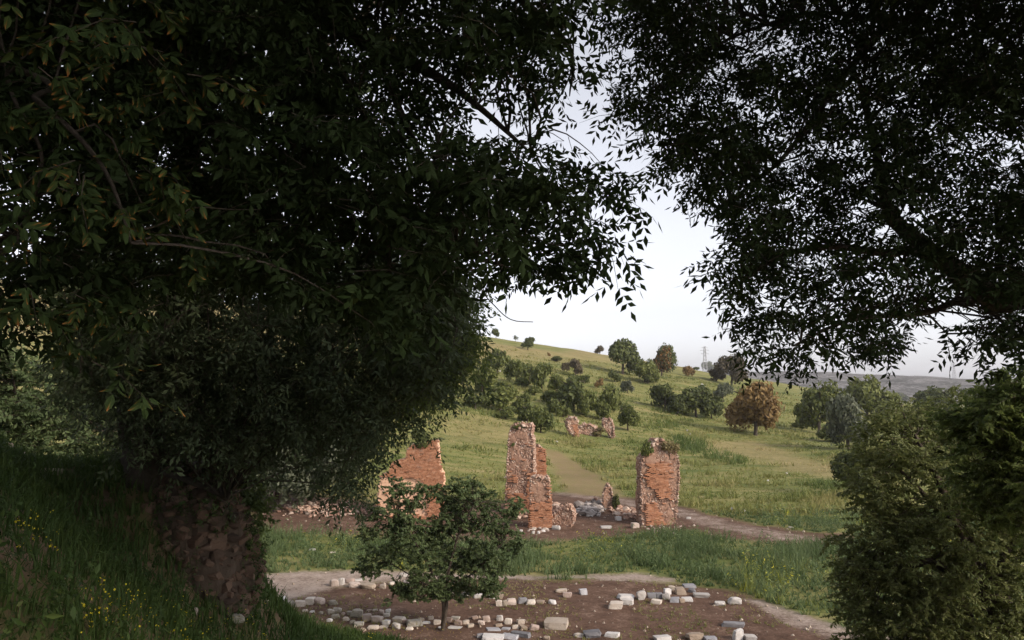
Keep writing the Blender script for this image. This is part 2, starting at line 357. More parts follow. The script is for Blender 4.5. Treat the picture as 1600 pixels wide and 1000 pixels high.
def ground_mat():
    m, n, l = nodes('ground')
    tc = n.new('ShaderNodeTexCoord'); v = tc.outputs['Object']
    at_ = n.new('ShaderNodeAttribute'); at_.attribute_name = 'zone'
    sep = n.new('ShaderNodeSeparateColor'); l.new(at_.outputs['Color'], sep.inputs[0])
    n1, n2, n3 = noise(n, l, v, .16, 5, .6), noise(n, l, v, 1.1, 6, .65), noise(n, l, v, 7, 6, .7)
    def combo(a, b, c): return math_(n, l, 'ADD', math_(n, l, 'MULTIPLY', n1, a), math_(n, l, 'ADD', math_(n, l, 'MULTIPLY', n2, b), math_(n, l, 'MULTIPLY', n3, c)))
    mp = n.new('ShaderNodeMapping'); mp.inputs['Rotation'].default_value = (0, 0, -.87); mp.inputs['Scale'].default_value = (.07, .75, .3); l.new(v, mp.inputs['Vector'])
    n4 = noise(n, l, mp.outputs[0], 1., 5, .65)
    g = ramp(n, [(.35, (.06, .085, .024)), (.44, (.115, .14, .042)), (.52, (.19, .188, .066)), (.62, (.29, .24, .115))]); l.new(math_(n, l, 'ADD', math_(n, l, 'MULTIPLY', combo(.4, .3, .3), .55), math_(n, l, 'MULTIPLY', n4, .45)), g.inputs[0])
    d = ramp(n, [(.35, (.15, .14, .055)), (.5, (.25, .205, .095)), (.65, (.34, .27, .14))]); l.new(combo(.3, .4, .3), d.inputs[0])
    e = ramp(n, [(.33, (.04, .025, .018)), (.44, (.085, .051, .036)), (.54, (.13, .08, .057)), (.66, (.25, .18, .138))]); l.new(combo(.15, .45, .4), e.inputs[0])
    p = ramp(n, [(.38, (.15, .11, .085)), (.47, (.27, .215, .178)), (.55, (.34, .28, .238)), (.64, (.41, .345, .3))]); l.new(combo(.1, .45, .45), p.inputs[0])
    kn = noise(n, l, v, .03, 8, .8); kn2 = noise(n, l, v, .2, 6, .8)
    k = ramp(n, [(.45, (.025, .028, .02)), (.5, (.08, .077, .07)), (.55, (.21, .2, .195)), (.66, (.33, .32, .32))])
    l.new(math_(n, l, 'ADD', math_(n, l, 'MULTIPLY', kn, .5), math_(n, l, 'MULTIPLY', kn2, .5)), k.inputs[0])
    def mask(o, w=1.2):
        w_ = math_(n, l, 'MULTIPLY', math_(n, l, 'SUBTRACT', math_(n, l, 'ADD', math_(n, l, 'MULTIPLY', n2, .55), math_(n, l, 'MULTIPLY', n3, .45)), .5), w)
        inner = math_(n, l, 'MULTIPLY', o, math_(n, l, 'SUBTRACT', 1, o)); inner = math_(n, l, 'MULTIPLY', inner, 4)
        return math_(n, l, 'ADD', o, math_(n, l, 'MULTIPLY', w_, inner), True)
    c = mixc(n, l, mask(sep.outputs[2]), g.outputs[0], d.outputs[0])
    c = mixc(n, l, mask(sep.outputs[0], 3.), c, e.outputs[0])
    c = mixc(n, l, mask(sep.outputs[1], 2.6), c, p.outputs[0])
    c = mixc(n, l, at_.outputs['Alpha'], c, k.outputs[0])
    b = n.new('ShaderNodeBump'); b.inputs['Strength'].default_value = .7; b.inputs['Distance'].default_value = .08
    l.new(noise(n, l, v, 5, 8, .7), b.inputs['Height'])
    pr = n.new('ShaderNodeBsdfPrincipled'); pr.inputs['Roughness'].default_value = .95; pr.inputs['Specular IOR Level'].default_value = .1
    o = n.new('ShaderNodeOutputMaterial')
    l.new(c, pr.inputs['Base Color']); l.new(b.outputs[0], pr.inputs['Normal']); l.new(pr.outputs[0], o.inputs[0])
    return m
M['ground'] = ground_mat()

ang = np.concatenate([np.linspace(-180, -44, 26)[:-1], np.linspace(-44, 44, 260), np.linspace(44, 180, 26)[1:]]) * math.pi / 180
rad = np.concatenate([[.02], np.geomspace(.4, 8, 50), np.geomspace(8, 18, 80)[1:], np.geomspace(18, 75, 150)[1:], np.geomspace(75, 300, 120)[1:], np.geomspace(300, 3200, 70)[1:]])
na, nr = len(ang), len(rad)
GX = rad[:, None] * np.sin(ang)[None]; GY = rad[:, None] * np.cos(ang)[None]
GZ = terrain(GX, GY)
zE, zP, zY, zK, zS = zones(GX.ravel(), GY.ravel())
GV = np.stack([GX, GY, GZ], -1).reshape(-1, 3); ZC = np.stack([zE, zP, zY, zK], -1)
i, j = np.meshgrid(np.arange(nr - 1), np.arange(na - 1), indexing='ij')
GQ = np.stack([i * na + j, (i + 1) * na + j, (i + 1) * na + j + 1, i * na + j + 1], -1).reshape(-1, 4)[:, ::-1]
cx, cy = GV[GQ].mean(1)[:, 0], GV[GQ].mean(1)[:, 1]
mE, mP, mT = zE[GQ].mean(1), zP[GQ].mean(1), sdpoly(cx, cy, Z_TRACK) > -1.5
cls = np.where(mP * (cy < 46) > .5, 1, np.where((mE > .5) & mT, 2, np.where(mE > .5, 3, np.where(zS[GQ].mean(1) > .5, 4, np.where(zK[GQ].mean(1) > .5, 5, 0)))))
for k, nm in enumerate(['ground', 'dirt_path', 'dirt_track', 'bare_earth', 'mown_path', 'limestone_hill']):
    q = GQ[cls == k]; u, inv = np.unique(q, return_inverse=True)
    me = mesh_np(nm, GV[u], inv.reshape(-1, 4), M['ground'], smooth=True)
    ca = me.color_attributes.new('zone', 'FLOAT_COLOR', 'POINT'); ca.data.foreach_set('color', ZC[u].astype(np.float32).ravel())
    o = obj(nm, me); o['kind'] = 'structure'

# ------------------------------------------------------------------ grass
def blades(P, h, w, nb, tone, lean=.5, bend=True):
    """nb blades per tuft point; each blade a bent strip (quad + triangle) or one triangle"""
    n = len(P); N = n * nb
    base = np.repeat(P, nb, 0); hh = np.repeat(h, nb) * (.55 + .6 * RNG.random(N)); ww = np.repeat(w, nb)
    a = RNG.random(N) * 6.283; r = np.repeat(h, nb) * .28 * np.sqrt(RNG.random(N))
    base = base + np.stack([np.cos(a) * r, np.sin(a) * r, np.full(N, -.02)], -1)
    b = RNG.random(N) * 6.283; ln = lean * hh * RNG.random(N)
    d = np.stack([np.cos(b), np.sin(b), 0 * b], -1); f = RNG.random(N) * 6.283
    s = np.stack([np.cos(f), np.sin(f), 0 * f], -1) * (ww / 2)[:, None]
    up = np.stack([0 * hh, 0 * hh, hh], -1)
    tn = np.repeat(tone, nb) + RNG.normal(0, .08, N)
    if bend:
        m1 = base + up * .55 + d * (ln * .3)[:, None]; tip = base + up * .98 + d * ln[:, None]
        V = np.stack([base - s, base + s, m1 + s * .8, m1 - s * .8, tip], 1).reshape(-1, 3)
        k = np.arange(N)[:, None] * 5
        return V, k + A([[0, 1, 2, 3]]), k + A([[3, 2, 4]]), np.repeat(np.clip(tn, 0, 1), 5)
    tip = base + up + d * ln[:, None]
    V = np.stack([base - s, base + s, tip], 1).reshape(-1, 3)
    return V, None, np.arange(N)[:, None] * 3 + A([[0, 1, 2]]), np.repeat(np.clip(tn, 0, 1), 3)

def polar_pts(n, r0, r1, u0, u1, pw):
    """points in a fan in front of the camera, density per area falling with distance"""
    r = (r0 ** pw + RNG.random(n) * (r1 ** pw - r0 ** pw)) ** (1 / pw)
    u = u0 + RNG.random(n) * (u1 - u0)
    return u * r, r

# the bank below the camera
x, y = polar_pts(25000, 2.2, 24, -.95, .35, 1.3)
keep = (np.interp(.85 * x + .53 * y + .8 * softplus(y - 18, .8), BS, BZ) > .5) & (fbm(x / .8, y / .8, 0, 51) > .3 + .12 * sstep(-9, -5, -x))
s_ = .85 * x + .53 * y
keep &= ~((s_ > 2.6) & (x > .5) & (RNG.random(len(x)) < .6))
xe, ye = np.append(RNG.uniform(-8.5, -3.4, 3000), RNG.uniform(-7, .2, 5200)), np.append(RNG.uniform(9, 14.5, 3000), RNG.uniform(13.5, 22.5, 5200)); ke = np.interp(.85 * xe + .53 * ye + .8 * softplus(ye - 18, .8), BS, BZ) > .9; xe, ye = xe[ke], ye[ke]
x, y = np.append(x[keep], xe), np.append(y[keep], ye)
P = np.stack([x, y, terrain(x, y)], -1); D = np.hypot(x, y)
hh = (.10 + .17 * RNG.random(len(x))) * (.7 + .9 * fbm(x / 1.5, y / 1.5, 0, 52)); tn = .2 + .55 * fbm(x / 1.2, y / 1.2, 0, 53)
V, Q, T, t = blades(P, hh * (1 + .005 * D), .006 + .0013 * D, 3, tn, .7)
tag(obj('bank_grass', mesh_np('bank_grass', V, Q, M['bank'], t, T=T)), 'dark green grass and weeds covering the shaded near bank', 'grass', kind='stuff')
# valley weeds and hill grass
x, y = polar_pts(26000, 30, 58, -.5, .85, 1.2)
E, Pp, Y, K, S = zones(x, y)
zz = terrain(x, y)
keep = (E < .45) & (Pp < .4) & (zz < 1.2) & ((fbm(x / 1.6, y / 1.6, 0, 61) > .36) | (RNG.random(len(x)) < .25))
x, y, zz = x[keep], y[keep], zz[keep]
tall = fbm(x / 3.5, y / 3.5, 0, 62)
hh = (.22 + .55 * sstep(.3, .75, tall)) * (.6 + .7 * RNG.random(len(x)))
yel = sstep(.54, .68, fbm(x / 2.2, y / 2.2, 0, 63))
tn = np.clip(.12 + .5 * fbm(x / 1.7, y / 1.7, 0, 64) + .4 * yel * RNG.random(len(x)), 0, .97)
V, Q, T, t = blades(np.stack([x, y, zz], -1), hh, np.full(len(x), .055), 6, tn, .9, False)
tag(obj('valley_weeds', mesh_np('valley_weeds', V, None, M['weed'], t, T=T)), 'tall green and yellow flowering weeds across the valley floor', 'weeds', kind='stuff')
x, y = polar_pts(88000, 55, 215, -.45, .66, .75)
E, Pp, Y, K, S = zones(x, y)
keep = (E < .5) & (S < .35 + .3 * RNG.random(len(x))) & (RNG.random(len(x)) > .6 * Y) & ((fbm((x * .645 + y * .764) / 12, (-.764 * x + .645 * y) / 1.6, 0, 71) > .45) | (RNG.random(len(x)) < .3))
x, y, Y = x[keep], y[keep], Y[keep]
# combed along the terraces: rows follow the slope contours
hh = (.12 + .25 * RNG.random(len(x))) * (.5 + 2.2 * sstep(.4, .75, fbm(x / 4, y / 2.5, 0, 72))) * (1 - .5 * Y)
rd = sstep(-1, 1, sdpoly(x, y, Z_REED)); hh = hh + rd * (.5 + .4 * RNG.random(len(x)))
tn = (1 - .7 * rd) * np.clip(-.05 + .5 * fbm(x / 9, y / 6, 0, 73) + .55 * fbm((x * .645 + y * .764) / 14, (-.764 * x + .645 * y) / 2., 0, 74) + .35 * Y, 0, 1)
V, Q, T, t = blades(np.stack([x, y, terrain(x, y)], -1), hh, .05 + .0008 * y, 3, tn, 1., False)
tag(obj('hill_grass', mesh_np('hill_grass', V, None, M['grass'], t, T=T)), 'meadow grass covering the sunlit hillside', 'grass', kind='stuff')
# sparse dry tufts on the bare earth
x, y = polar_pts(9000, 26, 42, -.4, .5, 1.2)
E, Pp, Y, K, S = zones(x, y)
keep = (E > .5) & (Pp < .5) & (fbm(x / 2, y / 2, 0, 81) > .44) & (terrain(x, y) < .6)
x, y = x[keep], y[keep]
V, Q, T, t = blades(np.stack([x, y, terrain(x, y)], -1), .05 + .1 * RNG.random(len(x)), np.full(len(x), .03), 5, .35 + .55 * fbm(x / 3, y / 3, 0, 82), 1.4, False)
tag(obj('dry_tufts', mesh_np('dry_tufts', V, None, M['grass'], t, T=T)), 'short dry tufts scattered over the bare brown earth', 'grass', kind='stuff')
# yellow flowers at the foot of the bank
mbf = MB()
fl = []
for a in range(150):
    p = hit(120 + 300 * random.random(), 955 + 90 * random.random()); fl.append(p + A([0, 0, .12 + .2 * random.random()]))
for a in range(160):
    p = hit(560 + 160 * random.random(), 975 + 40 * random.random()); fl.append(p + A([0, 0, .15 + .2 * random.random()]))
for a in range(26):
    p = hit(20 + 70 * random.random(), 850 + 60 * random.random()); fl.append(p + A([0, 0, .15 + .2 * random.random()]))
for p in fl:
    d = .005 + .007 * random.random()
    for q in range(2):
        o3 = (RNG.random(3) - .5) * .05; e1 = (RNG.random(3) - .5); e1 /= np.linalg.norm(e1); e2 = np.cross(e1, RNG.random(3) - .5); e2 /= np.linalg.norm(e2)
        mbf.add([p + o3 - e1 * d, p + o3 - e2 * d, p + o3 + e1 * d, p + o3 + e2 * d], [[0, 1, 2, 3]], None, random.random())
tag(obj('wildflowers', mbf.mesh('wildflowers', M['flower'])), 'tiny yellow wildflowers in the grass at the bottom left', 'flowers', kind='stuff')

# ------------------------------------------------------------------ stones
def rock(seed, rnd=.3, amp=.12, n=4, cut=0.):
    """a cuboid of unit half-extents rounded towards an ellipsoid and roughened; quads"""
    g = np.linspace(-1, 1, n + 1); idx = {}; V = []; Q = []
    def vid(p):
        k = tuple(np.round(p, 5))
        if k not in idx: idx[k] = len(V); V.append(p)
        return idx[k]
    for ax in range(3):
        for s in (-1, 1):
            for a in range(n):
                for b in range(n):
                    q = []
                    for (da, db) in ((0, 0), (1, 0), (1, 1), (0, 1)):
                        p = [0, 0, 0]; p[ax] = s; p[(ax + 1) % 3] = g[a + da]; p[(ax + 2) % 3] = g[b + db]; q.append(vid(p))
                    Q.append(q if s > 0 else q[::-1])
    V = A(V, float); r = np.random.default_rng(seed)
    S = V / np.linalg.norm(V, axis=1)[:, None]
    E = S * 1.18
    mx = np.abs(V).max(1); edge = (np.sort(np.abs(V), axis=1)[:, 1] > .99)
    V = V * (1 - rnd) + E * rnd
    V[edge] *= .965
    V = V + V * (r.random(3) - .5) * .12
    sh = (r.random((3, 3)) - .5) * (.25 + .3 * rnd); np.fill_diagonal(sh, 0); V = V @ (np.eye(3) + sh)
    V[:, 0] *= 1 - (r.random() - .5) * .3 * V[:, 2]; V[:, 1] *= 1 - (r.random() - .5) * .3 * V[:, 2]
    o = r.random(3) * 50
    dn = fbm(V[:, 0] * 1.3 + o[0], V[:, 1] * 1.3 + o[1], V[:, 2] * 1.3 + o[2], seed, 3) - .5
    V = V + S * (dn * amp * 3)[:, None] + (r.random(V.shape) - .5) * amp * .35
    for _ in range(3 if rnd > .4 or amp > .1 else 1):         # a few flat breaks
        nn = r.normal(size=3); nn /= np.linalg.norm(nn); dd = V @ nn; lim = dd.max() * (.8 + .12 * r.random()); ex = np.maximum(dd - lim, 0); V = V - ex[:, None] * nn * .9
    V[:, 2] -= V[:, 2].min(); V[:, 2] *= 2 / V[:, 2].max()
    for a in (0, 1): V[:, a] = (V[:, a] - (V[:, a].max() + V[:, a].min()) / 2) * 2 / np.ptp(V[:, a])
    return V, A(Q)

_seed = [100]
SHAPE = dict(block=(.12, .085), boulder=(.5, .15), slab=(.08, .05), rough=(.3, .17))
def stone(px, base, w, h, mat, shape, label, yaw=None, group=None, tilt=0., dep=None, name=None, Y=None):
    _seed[0] += 1; sd = _seed[0]; r = random.Random(sd)
    p = hit(px, base) if Y is None else at(px, base, Y)
    D = p[1]; sc = D / F; W = w * sc
    d = dep * W if dep else W * (.62 + .25 * r.random())
    el = math.atan2(CAMZ - p[2], D)
    H = max(h * sc - d * math.sin(el) * .85, .38 * h * sc) * 1.06
    V, Q = rock(sd, *SHAPE[shape])
    yw = (r.random() - .5) * .7 if yaw is None else yaw
    k = 1 / (abs(math.cos(yw)) + abs(math.sin(yw)) * d / W)
    V = V * A([W / 2 * k, d / 2 * k, H / 2])
    me = mesh_np('stone', V, Q, M[mat], np.full(len(V), r.random()), smooth=False)
    o = obj(name or ('stone_block' if shape in ('block', 'slab') else 'boulder' if w > 12 else 'rubble_stone'), me)
    if Y is None:
        cx_, cy_ = p[0] * (1 + .45 * d / D), p[1] + .45 * d
        o.location = (cx_, cy_, float(terrain(cx_, cy_)) - .04 - .10 * H)
    else: o.location = tuple(p)
    o.rotation_euler = (tilt * .6, tilt, yw)
    return tag(o, label, 'slab' if shape == 'slab' else 'stone block' if shape == 'block' else 'stone', group)

RH = 'rubble in the low heap beside the small tree'
RL = 'small pale rubble stone in the long heap at the foot of the small tree'
LB = 'worked blocks laid out on the earth'
# left row beside the pale path
stone(442, 941, 11, 10, 'white', 'block', 'small white block standing behind the pitted boulder at the left end', group=LB)
stone(449, 948, 23, 12, 'lichen', 'boulder', 'pitted whitish boulder at the left end of the stone row by the grass')
stone(469, 950, 18, 13, 'cream', 'block', 'pale squarish block right of the pitted boulder, nearest the bank grass', .15, LB)
stone(484, 946, 17, 15, 'cream', 'block', 'upright pale block between a squarish block and a brown rounded stone', -.1, LB)
stone(499, 947, 17, 15, 'pink', 'boulder', 'brownish pink rounded stone right of the upright pale block')
stone(521, 946, 18, 11, 'lichen', 'rough', 'pitted grey white stone at the top of the left rubble heap')
stone(527, 959, 14, 12, 'lichen', 'rough', 'lichened rubble stone just below the pitted stone of the left heap')
stone(517, 961, 12, 11, 'lichen', 'rough', 'greenish lichened stone at the left edge of the rubble heap')
stone(557, 965, 21, 16, 'lichen', 'rough', 'large lichened stone with yellow tinge in the left rubble heap')
stone(573, 972, 17, 17, 'pink', 'boulder', 'smooth rounded pinkish stone in the middle of the left rubble heap')
stone(589, 975, 20, 15, 'pink', 'rough', 'broad pinkish stone right of the smooth rounded one in the heap')
stone(583, 985, 21, 11, 'cream', 'boulder', 'long pale stone lowest in the left heap against the bank grass')
stone(606, 960, 10, 10, 'white', 'rough', 'small white pointed stone standing highest in the rubble heap')
stone(624, 976, 22, 14, 'cream', 'rough', 'wide cream stone behind the round white boulder of the heap')
stone(619, 984, 16, 14, 'white', 'boulder', 'round white boulder at the front of the rubble heap')
stone(648, 980, 27, 15, 'lichen', 'rough', 'widest knobbly white stone in the heap left of the tree trunk')
stone(711, 984, 24, 7, 'white', 'slab', 'flat bright white slab at the foot of the small tree trunk')
stone(716, 979, 15, 12, 'pink', 'rough', 'pinkish stone right of the small tree trunk above a flat white slab')
for px, b, w, h, m in [(414, 938, 13, 4, 'cream'), (429, 939, 8, 5, 'cream'), (477, 957, 10, 6, 'cream'), (487, 959, 9, 6, 'white'), (501, 961, 9, 7, 'lichen'), (524, 968, 15, 10, 'lichen'), (515, 973, 10, 8, 'white'),
                       (547, 963, 11, 9, 'lichen'), (541, 971, 11, 9, 'cream'), (536, 963, 8, 7, 'pink'), (586, 957, 9, 6, 'cream'), (596, 962, 10, 10, 'pink'), (577, 955, 12, 4, 'tan'), (561, 980, 16, 10, 'lichen'),
                       (604, 966, 10, 8, 'cream'), (603, 977, 14, 11, 'white'), (600, 983, 16, 7, 'cream'), (634, 975, 12, 9, 'pink'), (666, 977, 14, 7, 'white'), (673, 970, 9, 9, 'cream'), (683, 978, 13, 11, 'cream'),
                       (701, 975, 15, 13, 'pink'), (712, 970, 18, 9, 'lichen'), (728, 976, 12, 9, 'cream'), (742, 969, 12, 9, 'pink'), (752, 977, 11, 10, 'pink'), (735, 981, 13, 9, 'tan'), (658, 972, 11, 8, 'tan'), (690, 984, 12, 7, 'white'), (640, 986, 13, 8, 'cream'), (567, 986, 12, 7, 'tan'), (551, 976, 12, 9, 'lichen')]:
    stone(px, b, w, h, m, 'rough', RL, group=RH, name='rubble_stone')
# drums beyond, half hidden by the small tree
stone(522, 917, 17, 15, 'pink', 'boulder', 'rounded pinkish stone at the left end of the farther row by the pale path')
stone(533, 915, 11, 14, 'white', 'rough', 'upright pale stone wedged beside the rounded one by the pale path')
stone(546, 912, 19, 11, 'pink', 'boulder', 'mauve boulder behind the two long drums by the pale path')
stone(555, 919, 22, 12, 'pink', 'boulder', 'long mauve drum lying second from the left by the pale path', .1)
stone(575, 922, 26, 13, 'tan', 'boulder', 'long tan drum reaching under the left edge of the small tree', .05)
stone(560, 909, 14, 6, 'white', 'slab', 'flat white piece lying behind the long drums')
for px, b, w, h in [(598, 921, 13, 10), (612, 915, 11, 8), (631, 903, 12, 9), (637, 914, 16, 9), (646, 941, 9, 10), (660, 922, 13, 9), (682, 926, 13, 9), (704, 930, 13, 10), (727, 933, 14, 9), (747, 936, 15, 10)]:
    stone(px, b, w, h, 'white' if px % 2 else 'cream', 'rough', 'pale stone glimpsed through the leaves of the small tree', group='stones behind the small tree', name='rubble_stone')
# middle row right of the small tree
stone(769, 937, 13, 11, 'white', 'boulder', 'white rounded stone half covered by the right edge of the small tree')
stone(780, 937, 14, 14, 'tan', 'rough', 'tan pointed stone rising behind the first block of the middle row')
stone(780, 949, 12, 12, 'cream', 'block', 'squarish cream block at the left end of the middle row', .1, LB)
stone(789, 949, 7, 12, 'tan', 'block', 'narrow upright tan block in the middle row', 0, LB)
stone(799, 946, 16, 13, 'pink', 'rough', 'reddish pink stone third in the middle row')
stone(816, 945, 17, 13, 'grey', 'block', 'grey block with pale top in the centre of the middle row', .25, LB)
stone(829, 947, 17, 11, 'cream', 'boulder', 'rounded cream stone right of the grey block')
stone(844, 945, 14, 9, 'tan', 'boulder', 'small tan rounded stone between two pale ones in the middle row')
stone(863, 946, 15, 10, 'white', 'boulder', 'white egg shaped stone alone at the right end of the middle row')
stone(877, 928, 21, 9, 'cream', 'rough', 'low cream broken stone lying behind a pale lump at the centre')
stone(886, 935, 15, 12, 'pink', 'rough', 'pale lump in front of the low cream broken stone')
stone(911, 931, 15, 13, 'grey', 'block', 'lone mauve grey block on bare earth right of the pale lump', .3, LB)
stone(802, 954, 15, 4, 'cream', 'slab', 'flat pale fragment lying on the earth below the middle row')
# lower centre
stone(760, 972, 13, 12, 'pink', 'rough', 'reddish stone just left of the white one above the grey slabs')
stone(781, 972, 12, 12, 'white', 'rough', 'white upright stone above the pile of grey slabs')
stone(794, 976, 14, 13, 'cream', 'boulder', 'cream rounded stone right of the white upright one')
stone(779, 980, 15, 8, 'tan', 'boulder', 'low tan stone touching the back of the grey slabs')
stone(814, 977, 15, 11, 'cream', 'block', 'cream block resting above a second one behind the long grey slab', .2, LB)
stone(818, 986, 14, 11, 'tan', 'rough', 'tan stone below the cream block by the long grey slab')
stone(833, 985, 15, 12, 'pink', 'rough', 'brown tilted stone between the grey slabs and the big cream block', tilt=.3)
stone(806, 983, 12, 9, 'cream', 'rough', 'pointed cream stone leaning behind the long grey slab')
stone(750, 998, 13, 10, 'grey', 'block', 'small grey block at the left of the slab pile', None, LB)
stone(771, 988, 24, 8, 'grey', 'slab', 'grey slab at the back left of the slab pile', .1)
stone(790, 986, 17, 7, 'grey', 'slab', 'smallest grey slab at the back of the slab pile', -.3)
stone(797, 1001, 34, 13, 'grey', 'slab', 'flat grey slab in the middle of the pile, in front of the long one', -.35)
stone(814, 996, 36, 12, 'blue', 'slab', 'long dark grey slab slanting down to the right in the pile', -.5, dep=.45)
stone(770, 1005, 38, 17, 'white', 'block', 'bright white block at the front left of the slab pile', -.12, LB)
stone(869, 985, 44, 22, 'cream', 'block', 'largest cream block with flat top alone in the lower centre', -.25, LB)
stone(854, 1001, 14, 9, 'tan', 'rough', 'small tan stone at the bottom edge below the largest cream block')
stone(905, 997, 19, 10, 'cream', 'boulder', 'cream rounded stone against the left of the dark boulder')
stone(925, 999, 35, 18, 'blue', 'rough', 'large dark blue grey boulder at the lower centre', .2)
stone(956, 997, 27, 13, 'white', 'block', 'white flat topped block right of the dark blue grey boulder', -.4, LB)
stone(1035, 1005, 28, 15, 'white', 'block', 'white block cut by the bottom edge, alone on the earth', .15, LB)
stone(1085, 1002, 31, 17, 'tan', 'rough', 'layered brownish boulder at the bottom edge beside a small grey block', .2)
stone(1110, 1005, 20, 11, 'grey', 'block', 'small grey block touching the layered brownish boulder', 0, LB)
stone(1145, 981, 38, 12, 'blue', 'block', 'long dark grey beam lying at the lower right', -.15, LB, dep=.4)
stone(1153, 1002, 18, 22, 'white', 'rough', 'upright white boulder in front of the long dark beam')
stone(1172, 1003, 20, 14, 'white', 'block', 'white square block right of the upright white boulder', -.05, LB)
# right group
stone(978, 938, 29, 12, 'white', 'rough', 'long whitish stone behind the two white blocks at the left of the right group')
stone(980, 947, 22, 13, 'white', 'block', 'white block in front of the long whitish stone', -.2, LB)
stone(962, 953, 26, 15, 'cream', 'block', 'leftmost cream block of the right group, half shaded', -.1, LB)
stone(1002, 938, 18, 18, 'white', 'boulder', 'tall pointed white stone in the right group')
stone(1018, 936, 15, 12, 'grey', 'block', 'grey cube right of the tall pointed white stone', .05, LB)
stone(1030, 936, 12, 12, 'blue', 'block', 'narrow dark grey block beside the grey cube', .1, LB)
stone(1025, 946, 19, 11, 'cream', 'slab', 'tilted cream slab in front of the grey cube', -.3, tilt=.15)
stone(1043, 930, 15, 13, 'white', 'rough', 'white triangular stone in the middle of the right group')
stone(1041, 938, 14, 12, 'white', 'rough', 'white stone just below the triangular one')
stone(1054, 942, 18, 11, 'grey', 'block', 'grey block at the front of the right group', -.1, LB)
stone(1065, 942, 11, 9, 'tan', 'rough', 'small tan stone between the front grey block and a cream slab')
stone(1074, 942, 20, 10, 'white', 'slab', 'white topped slab right of the front grey block', -.15)
stone(1064, 930, 18, 15, 'tan', 'block', 'large tan block at the back of the right group', .1, LB)
stone(1050, 923, 13, 9, 'tan', 'rough', 'brown stone farthest back on the left of the large tan block')
stone(1077, 919, 21, 9, 'grey', 'slab', 'grey flat slab farthest back in the right group', -.05)
stone(1081, 927, 14, 10, 'blue', 'boulder', 'blue grey rounded stone below the farthest slab')
stone(1096, 935, 26, 11, 'white', 'block', 'long white block at the right end of the right group', -.1, LB)
stone(1125, 948, 19, 10, 'white', 'rough', 'low white stone alone right of the group')
stone(1148, 945, 22, 16, 'white', 'boulder', 'round white boulder farthest right on the earth')
# by the ruins
stone(869, 829, 17, 9, 'white', 'boulder', 'smooth white stone beside the foot of the short brick pier', -.4)
stone(947, 826, 18, 6, 'white', 'slab', 'flat white slab lying before the rubble between the ruins', 0)
stone(992, 826, 15, 11, 'pink', 'block', 'pinkish squared block at the left foot of the right brick pillar', .4)
stone(966, 814, 11, 9, 'white', 'block', 'small white block on the rubble left of the right pillar', .3)
stone(921, 808, 12, 5, 'white', 'slab', 'small pale slab on the grass before the grey rubble')
stone(1076, 812, 8, 5, 'white', 'rough', 'small white stone just right of the right brick pillar')
stone(1162, 800, 7, 5, 'white', 'rough', 'small white stone on the upper edge of the dirt track')
stone(1142, 797, 6, 6, 'blue', 'rough', 'small dark stone on the upper edge of the dirt track')
stone(1236, 826, 8, 4, 'white', 'rough', 'bright white stone farthest right along the dirt track')
stone(488, 861, 12, 5, 'white', 'slab', 'flat white stone in the weeds left of the small tree')
stone(520, 865, 10, 4, 'cream', 'slab', 'flat cream stone in the weeds nearest the small tree')
for px, py in [(1074, 674), (1078, 680), (870, 692), (917, 690), (1229, 741), (1200, 752), (781, 581), (1097, 603)]:
    stone(px, py, 4, 3, 'white', 'rough', 'tiny white stone lying in the hillside grass', group='white stones on the hillside', name='field_stone')
# loose stones at the short pier's foot
for k in range(16):
    stone(803 + 55 * random.random(), 826 + 9 * random.random(), 4 + 5 * random.random(), 3 + 3 * random.random(), random.choice(['white', 'cream', 'pink']), 'rough', 'small pale rubble scattered below the short brick pier', group='rubble below the short pier', name='rubble_stone')

# ------------------------------------------------------------------ masonry ruins
ICO_V = A([[0, 0, 1], [.894, 0, .447], [.276, .851, .447], [-.724, .526, .447], [-.724, -.526, .447], [.276, -.851, .447], [.724, .526, -.447], [-.276, .851, -.447], [-.894, 0, -.447], [-.276, -.851, -.447], [.724, -.526, -.447], [0, 0, -1]])
ICO_T = A([[0, 1, 2], [0, 2, 3], [0, 3, 4], [0, 4, 5], [0, 5, 1], [1, 6, 2], [2, 7, 3], [3, 8, 4], [4, 9, 5], [5, 10, 1], [2, 6, 7], [3, 7, 8], [4, 8, 9], [5, 9, 10], [1, 10, 6], [6, 11, 7], [7, 11, 8], [8, 11, 9], [9, 11, 10], [10, 11, 6]])
OCT_V = A([[1, 0, 0], [-1, 0, 0], [0, 1, 0], [0, -1, 0], [0, 0, 1], [0, 0, -1]]) * 1.15
OCT_T = A([[0, 2, 4], [2, 1, 4], [1, 3, 4], [3, 0, 4], [2, 0, 5], [1, 2, 5], [3, 1, 5], [0, 3, 5]])
BOX_V = A([[-1, -1, -1], [1, -1, -1], [1, 1, -1], [-1, 1, -1], [-1, -1, 1], [1, -1, 1], [1, 1, 1], [-1, 1, 1]]) * .5
BOX_Q = A([[0, 3, 2, 1], [4, 5, 6, 7], [0, 1, 5, 4], [1, 2, 6, 5], [2, 3, 7, 6], [3, 0, 4, 7]])

def sn(a, b): return .5 + .25 * (math.sin(a * 1.7 + 1.3 * math.sin(b * 1.1)) + math.sin(b * 1.9 + 1.7 * math.sin(a * .8 + 2)))

